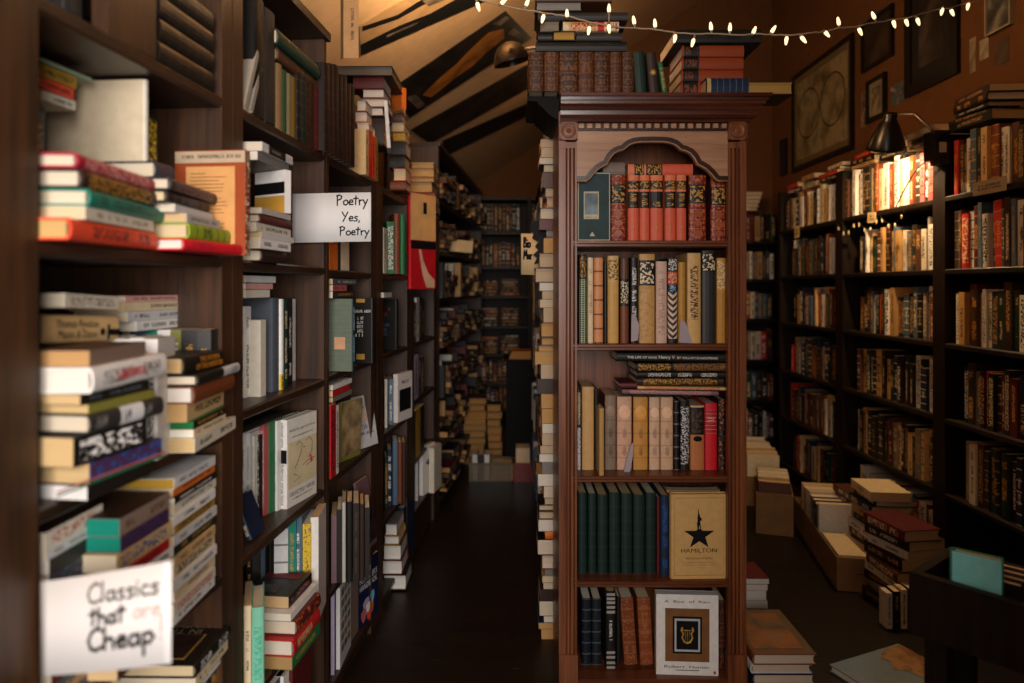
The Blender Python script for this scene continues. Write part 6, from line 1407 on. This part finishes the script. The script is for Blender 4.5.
# ------------------------------------------------------------------ far end of the aisle
YQ = 6.1
t = thing('bookcase', 'dim bookcase closing the far end of the aisle', 'bookcase', (-.52, YQ, 0))
for a in (0, .66, 1.02):
    m = MB(); m.box(a, a+.03, 0, .26, 0, 2.0); m.build('side_panel', M_DARKW, t)
m = MB(); m.box(0, 1.05, .26, .268, 0, 2.0); m.build('back_panel', M_DARKW, t)
ZQ = [.1, .34, .6, .85, 1.12, 1.38, 1.69]
for z in ZQ+[2.0]:
    m = MB(); m.box(.03, .66, 0, .26, z-.02, z); m.box(.69, 1.02, 0, .26, z-.02, z); m.build('shelf', M_BLACKPAINT, t)
for k, z in enumerate(ZQ):
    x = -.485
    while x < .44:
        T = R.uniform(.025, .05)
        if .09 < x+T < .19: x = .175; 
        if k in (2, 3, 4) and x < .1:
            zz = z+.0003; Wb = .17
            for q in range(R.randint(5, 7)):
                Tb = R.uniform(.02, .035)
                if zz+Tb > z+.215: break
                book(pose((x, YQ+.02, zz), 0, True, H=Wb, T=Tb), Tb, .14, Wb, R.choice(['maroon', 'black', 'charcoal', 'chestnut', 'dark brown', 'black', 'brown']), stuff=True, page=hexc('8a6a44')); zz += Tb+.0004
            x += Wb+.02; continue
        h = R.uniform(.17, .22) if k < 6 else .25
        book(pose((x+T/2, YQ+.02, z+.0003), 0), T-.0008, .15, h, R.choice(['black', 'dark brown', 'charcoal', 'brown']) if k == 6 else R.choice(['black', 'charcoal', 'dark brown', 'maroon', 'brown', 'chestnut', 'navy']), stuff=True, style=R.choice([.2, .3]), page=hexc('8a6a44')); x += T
# long left bookcase, too far and dark to part
for k, z in enumerate([.06, .33, .6, .87, 1.14, 1.41, 1.68]):
    y = 3.69
    while y < 5.5:
        T = R.uniform(.02, .05); d = R.uniform(-.05, .03)
        if R.random() < .5:
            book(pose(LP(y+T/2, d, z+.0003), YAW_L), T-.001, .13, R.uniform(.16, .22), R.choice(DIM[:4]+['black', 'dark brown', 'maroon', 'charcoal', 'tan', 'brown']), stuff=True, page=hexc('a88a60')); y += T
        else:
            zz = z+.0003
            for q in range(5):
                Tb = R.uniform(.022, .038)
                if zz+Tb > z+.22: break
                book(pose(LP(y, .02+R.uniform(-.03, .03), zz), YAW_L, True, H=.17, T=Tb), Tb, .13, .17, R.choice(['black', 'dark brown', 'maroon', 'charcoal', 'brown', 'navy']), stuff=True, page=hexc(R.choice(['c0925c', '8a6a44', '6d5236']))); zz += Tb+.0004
            y += .2
# dark cabinet with papers
Yc = 4.36; sC = F/Yc; x0, x1 = (506-512)/sC, (551-512)/sC; zc_ = EYE-(362-HZ)/sC
t = thing('cabinet', 'black cabinet with papers on top at the end of the aisle', 'cabinet', (x0, Yc, 0))
w_ = x1-x0; BLK = plain('black_lacquer', hexc('0a0807'), .6, 0, .15)
m = MB(); m.box(0, w_, 0, .4, 0, zc_); m.build('body', BLK, t); m = MB(); m.box(-.015, w_+.015, -.015, .4, zc_, zc_+.018); m.build('top', BLK, t)
m = MB(); m.box(.02, w_-.02, -.012, 0, .06, zc_-.16); m.build('door', BLK, t); m = MB(); m.box(.02, w_-.02, -.012, 0, zc_-.14, zc_-.03); dr = m.build('drawer', BLK, t); m = MB(); m.lathe([(.012, 0), (.014, .012), (.0, .02)], 12, Matrix.Translation((w_/2, -.012, zc_-.085)) @ Matrix.Rotation(math.pi/2, 4, 'X')); m.build('knob', M_CHROME, dr)
z = zc_+.0185
for i in range(3):
    book(pose((x0+w_-.01-.012*i, Yc+.2, z), 180, True, H=w_-.03-.02*i, T=.016), .016, .2, w_-.03-.02*i, ('tan', 'sand', 'orange')[i], f"{('tan', 'sand', 'orange')[i]} flat book lying on the black cabinet", 'flat books on the black cabinet', 'pb', style=0, page=hexc('c08a4a')); z += .0165
# plastic bins of books on the floor
def bin_(x0p, x1p, Y, H, D, label, col, alpha):
    s = F/Y; X0 = (x0p-512)/s; W = (x1p-x0p)/s
    t = thing('storage_bin', label, 'bin', (X0, Y, 0)); m_, nt, b = newmat('bin_plastic'); b.inputs['Base Color'].default_value = (*col, 1); b.inputs['Roughness'].default_value = .25; b.inputs['Alpha'].default_value = alpha
    m = MB(); m.box(0, W, 0, D, 0, .004); m.build('base', m_, t)
    for q in ((0, W, 0, .004), (0, W, D-.004, D), (0, .004, .004, D-.004), (W-.004, W, .004, D-.004)):
        m = MB(); m.box(*q, .004, H); m.build('wall', m_, t)
    m = MB(); m.box(-.008, W+.008, -.008, 0, H-.008, H+.004); m.box(-.008, W+.008, D, D+.008, H-.008, H+.004); m.box(-.008, 0, 0, D, H-.008, H+.004); m.box(W, W+.008, 0, D, H-.008, H+.004); m.build('rim', m_, t)
    return X0, W
X0, W = bin_(469, 512, 4.2, .115, .145, 'clear plastic bin of books on the floor at aisle end', hexc('8a7a66'), .45)
for i, (c, T) in enumerate((('silver', .03), ('black', .03), ('white', .03), ('tan', .13))):
    book(pose((X0+.02+(.037*i if i < 3 else .12)+T/2, 4.212, .006), 0), T, .12, .16 if i < 3 else .1, c, f'{c} book, {ORD[i+1]} from left in the clear plastic bin', 'books in the clear plastic bin', 'pb', style=0)
X0, W = bin_(514, 545, 4.2, .115, .145, 'red plastic bin of books right of the clear bin', hexc('7a1a1c'), .9)
for i, (c, T) in enumerate((('cream', .1), ('tan', .07))):
    book(pose((X0+.012+.105*i, 4.212, .006), 0, True, H=.085, T=.2), .2, .12, .085, c, f"{c} thick block of a book standing in the red plastic bin", 'books in the red plastic bin', 'pb', style=0)
G = 'books piled at the end of the aisle'
def far_pile(px, Y, n, T, where, cols, z=.0003, L=.2):
    s = F/Y; X = (px-512)/s
    for i in range(n):
        c = cols[i % len(cols)]; l = L*R.uniform(.9, 1.05); book(pose((X+l/2+R.uniform(-.01, .01), Y+.15, z), 180, True, H=l, T=T), T, .14, l, c, f'{c} book, {ORD[i+1]} from floor in {where}', G, 'hc', style=0, page=hexc('b5894f')); z += T+.0006
far_pile(474, 4.62, 10, .044, 'the pile behind the clear bin', ['charcoal', 'brown', 'tan', 'black', 'grey', 'chestnut', 'tan', 'orange'], L=.16)
far_pile(494.5, 4.62, 8, .05, 'the pile left of the black cabinet', ['black', 'charcoal', 'dark brown', 'red', 'mustard', 'navy'], L=.1)
# tan card in the far shelves
c = at(461, 246, 4.0); m = MB(); m.prism([(-.07, 0), (-.03, .006), (.03, .004), (.07, -.006), (.07, -.0045), (.03, .0055), (-.03, .0075), (-.07, .0015)], -.035, .035, 'z'); o = m.build('paper_sign', M_CARD); o.location = c; o.rotation_euler = (0, math.radians(6), 0); mark(o, 'curled tan card sticking out of the far left shelves', 'sign')
# ------------------------------------------------------------------ what is left of the book rows, in one mass
def thin_out(keep):
    """the books that show largest stay objects of their own; the rest join the mass"""
    from mathutils.bvhtree import BVHTree
    bpy.context.view_layer.update(); vs = []; ps = []; own = []
    root = lambda o: o if o.parent is None else root(o.parent)
    for o in COL.objects:
        if o.type != 'MESH' or o.name.startswith('window'): continue
        mw = o.matrix_world; b = len(vs); vs += [mw @ v.co for v in o.data.vertices]; r = root(o)
        for p in o.data.polygons: ps.append([b+i for i in p.vertices]); own.append(r.name)
    b = len(vs)
    for f_ in STUFF['f']: ps.append(list(range(len(vs), len(vs)+len(f_[0])))); vs += [Vector(p) for p in f_[0]]; own.append('')
    tree = BVHTree.FromPolygons(vs, ps); hits = {}
    for iy in range(1, 683, 3):
        for ix in range(1, 1024, 3):
            h = tree.ray_cast(Vector((0, 0, EYE)), Vector(((ix-512)/F, 1, (HZ-iy)/F)).normalized())
            if h[2] is not None: hits[own[h[2]]] = hits.get(own[h[2]], 0)+1
    order = sorted(BOOKS, key=lambda t: -hits.get(t[0].name, 0)-(3 if len(t[0].children) > 1 else 0))
    print('smallest kept', hits.get(order[min(keep, len(order))-1][0].name, 0), 'of', len(order))
    for o, pg, cf, pf in order[keep:]:
        if hits.get(o.name, 0) == 0 and len(o.children) > 1: pass
        M = o.matrix_world.copy()
        for fl, mi in ((cf, 0), (pf, 1)):
            for f_ in fl: STUFF['f'].append(([tuple(M @ Vector(p)) for p in f_[0]],)+f_[1:]); STUFF['m'].append(mi)
        for k in list(o.children_recursive)+[o]: bpy.data.objects.remove(k)
thin_out(KEEP)
me = faces_to_mesh('shelved_books', STUFF['f'], [MC, MP], STUFF['m']); o = bpy.data.objects.new('shelved_books', me); COL.objects.link(o)
set_props(o, 'rows of dim books filling the farther and lower shelves', 'books', None, 'stuff')
# ------------------------------------------------------------------ light
def area(name, loc, rot, sx, sy, power, col, spread=180):
    l = bpy.data.lights.new(name, 'AREA'); l.shape = 'RECTANGLE'; l.size = sx; l.size_y = sy; l.energy = power; l.color = col; l.spread = math.radians(spread)
    o = bpy.data.objects.new(name, l); COL.objects.link(o); o.location = loc; o.rotation_euler = rot; return o
def point(name, loc, power, col, r=.03):
    l = bpy.data.lights.new(name, 'POINT'); l.energy = power; l.color = col; l.shadow_soft_size = r
    o = bpy.data.objects.new(name, l); COL.objects.link(o); o.location = loc; return o
area('window_daylight', ((WX0+WX1)/2, YF-.13, (WZ0+WZ1)/2), (math.radians(90), 0, 0), WX1-WX0-.1, WZ1-WZ0-.1, P_WIN, (1, .94, .89))
lb = point('clamp_lamp_light', hx+ax*.022, P_LAMP, (1, .66, .33), .02)
def pendant(label, X, Y, drop, power, col=(1, .66, .34)):
    z = ceil_z(X, Y)-drop; t = thing('pendant_bulb', label, 'lamp', (X, Y, z))
    m = MB(); m.tube([(0, 0, .07), (0, 0, drop-.002)], .003, 6); m.build('cord', M_BLACKMETAL, t); m = MB(); m.lathe([(0, .1), (.018, .098), (.018, .05), (.015, .045)], 14); m.build('socket', M_BLACKMETAL, t)
    m = MB(); m.lathe([(.0, -.035), (.02, -.028), (.03, -.005), (.026, .02), (.014, .045), (0, .046)], 16); m.build('bulb', emit('pendant_glow', col, 4.), t)
    point('pendant_light', (X, Y, z-.05), power, col, .03)
def uplight(label, X, Y, z, power, col=(1, .7, .4)):
    t = thing('bowl_lamp', label, 'lamp', (X, Y, z)); h = ceil_z(X, Y)-z
    m = MB(); m.lathe([(0, -.06), (.05, -.052), (.09, -.025), (.11, .012), (.107, .012), (.087, -.02), (.048, -.047), (0, -.054)], 32); m.build('shade', M_BLACKMETAL, t)
    m = MB(); m.lathe([(.0, -.045), (.02, -.03), (.026, -.005), (.02, .012), (0, .02)], 16); m.build('bulb', emit('bowl_glow', col, 4.), t)
    m = MB(); m.tube([(.0, 0, .02), (0, 0, h-.003)], .003, 6)
    for k in range(3): a = k*2.094; m.tube([(.108*math.cos(a), .108*math.sin(a), .012), (0, 0, .16)], .0015, 5)
    m.build('hanger', M_BLACKMETAL, t); point('bowl_lamp_light', (X, Y, z+.045), power, col, .03)
uplight('black bowl lamp shining up at the sloping ceiling above the aisle', .0, 2.35, 2.29, P_PEN1)
pendant('bare warm bulb hanging on a cord above the far end of the aisle', .42, 4.3, .16, P_PEN2)
w = bpy.data.worlds.new('world'); SC.world = w; w.use_nodes = True; bg = w.node_tree.nodes['Background']; bg.inputs[0].default_value = (.75, .85, 1, 1); bg.inputs[1].default_value = .5
# ------------------------------------------------------------------ camera
cd = bpy.data.cameras.new('camera'); cam = bpy.data.objects.new('camera', cd); COL.objects.link(cam); SC.camera = cam
cam.location = (0, 0, EYE); cam.rotation_euler = (math.radians(90), 0, 0); cd.sensor_width = 36; cd.lens = 36*F/1024; cd.shift_y = -(341.5-HZ)/1024; cd.clip_start = .05
cd.dof.use_dof = True; cd.dof.focus_distance = 2.0; cd.dof.aperture_fstop = 2.0
SC.view_settings.view_transform = 'Standard'; SC.view_settings.look = 'None'; SC.view_settings.gamma = 1; SC.view_settings.use_curve_mapping = False; SC.view_settings.exposure = EXPO
print('books', NB, 'labels', len(USED), 'objects', len(bpy.data.objects))
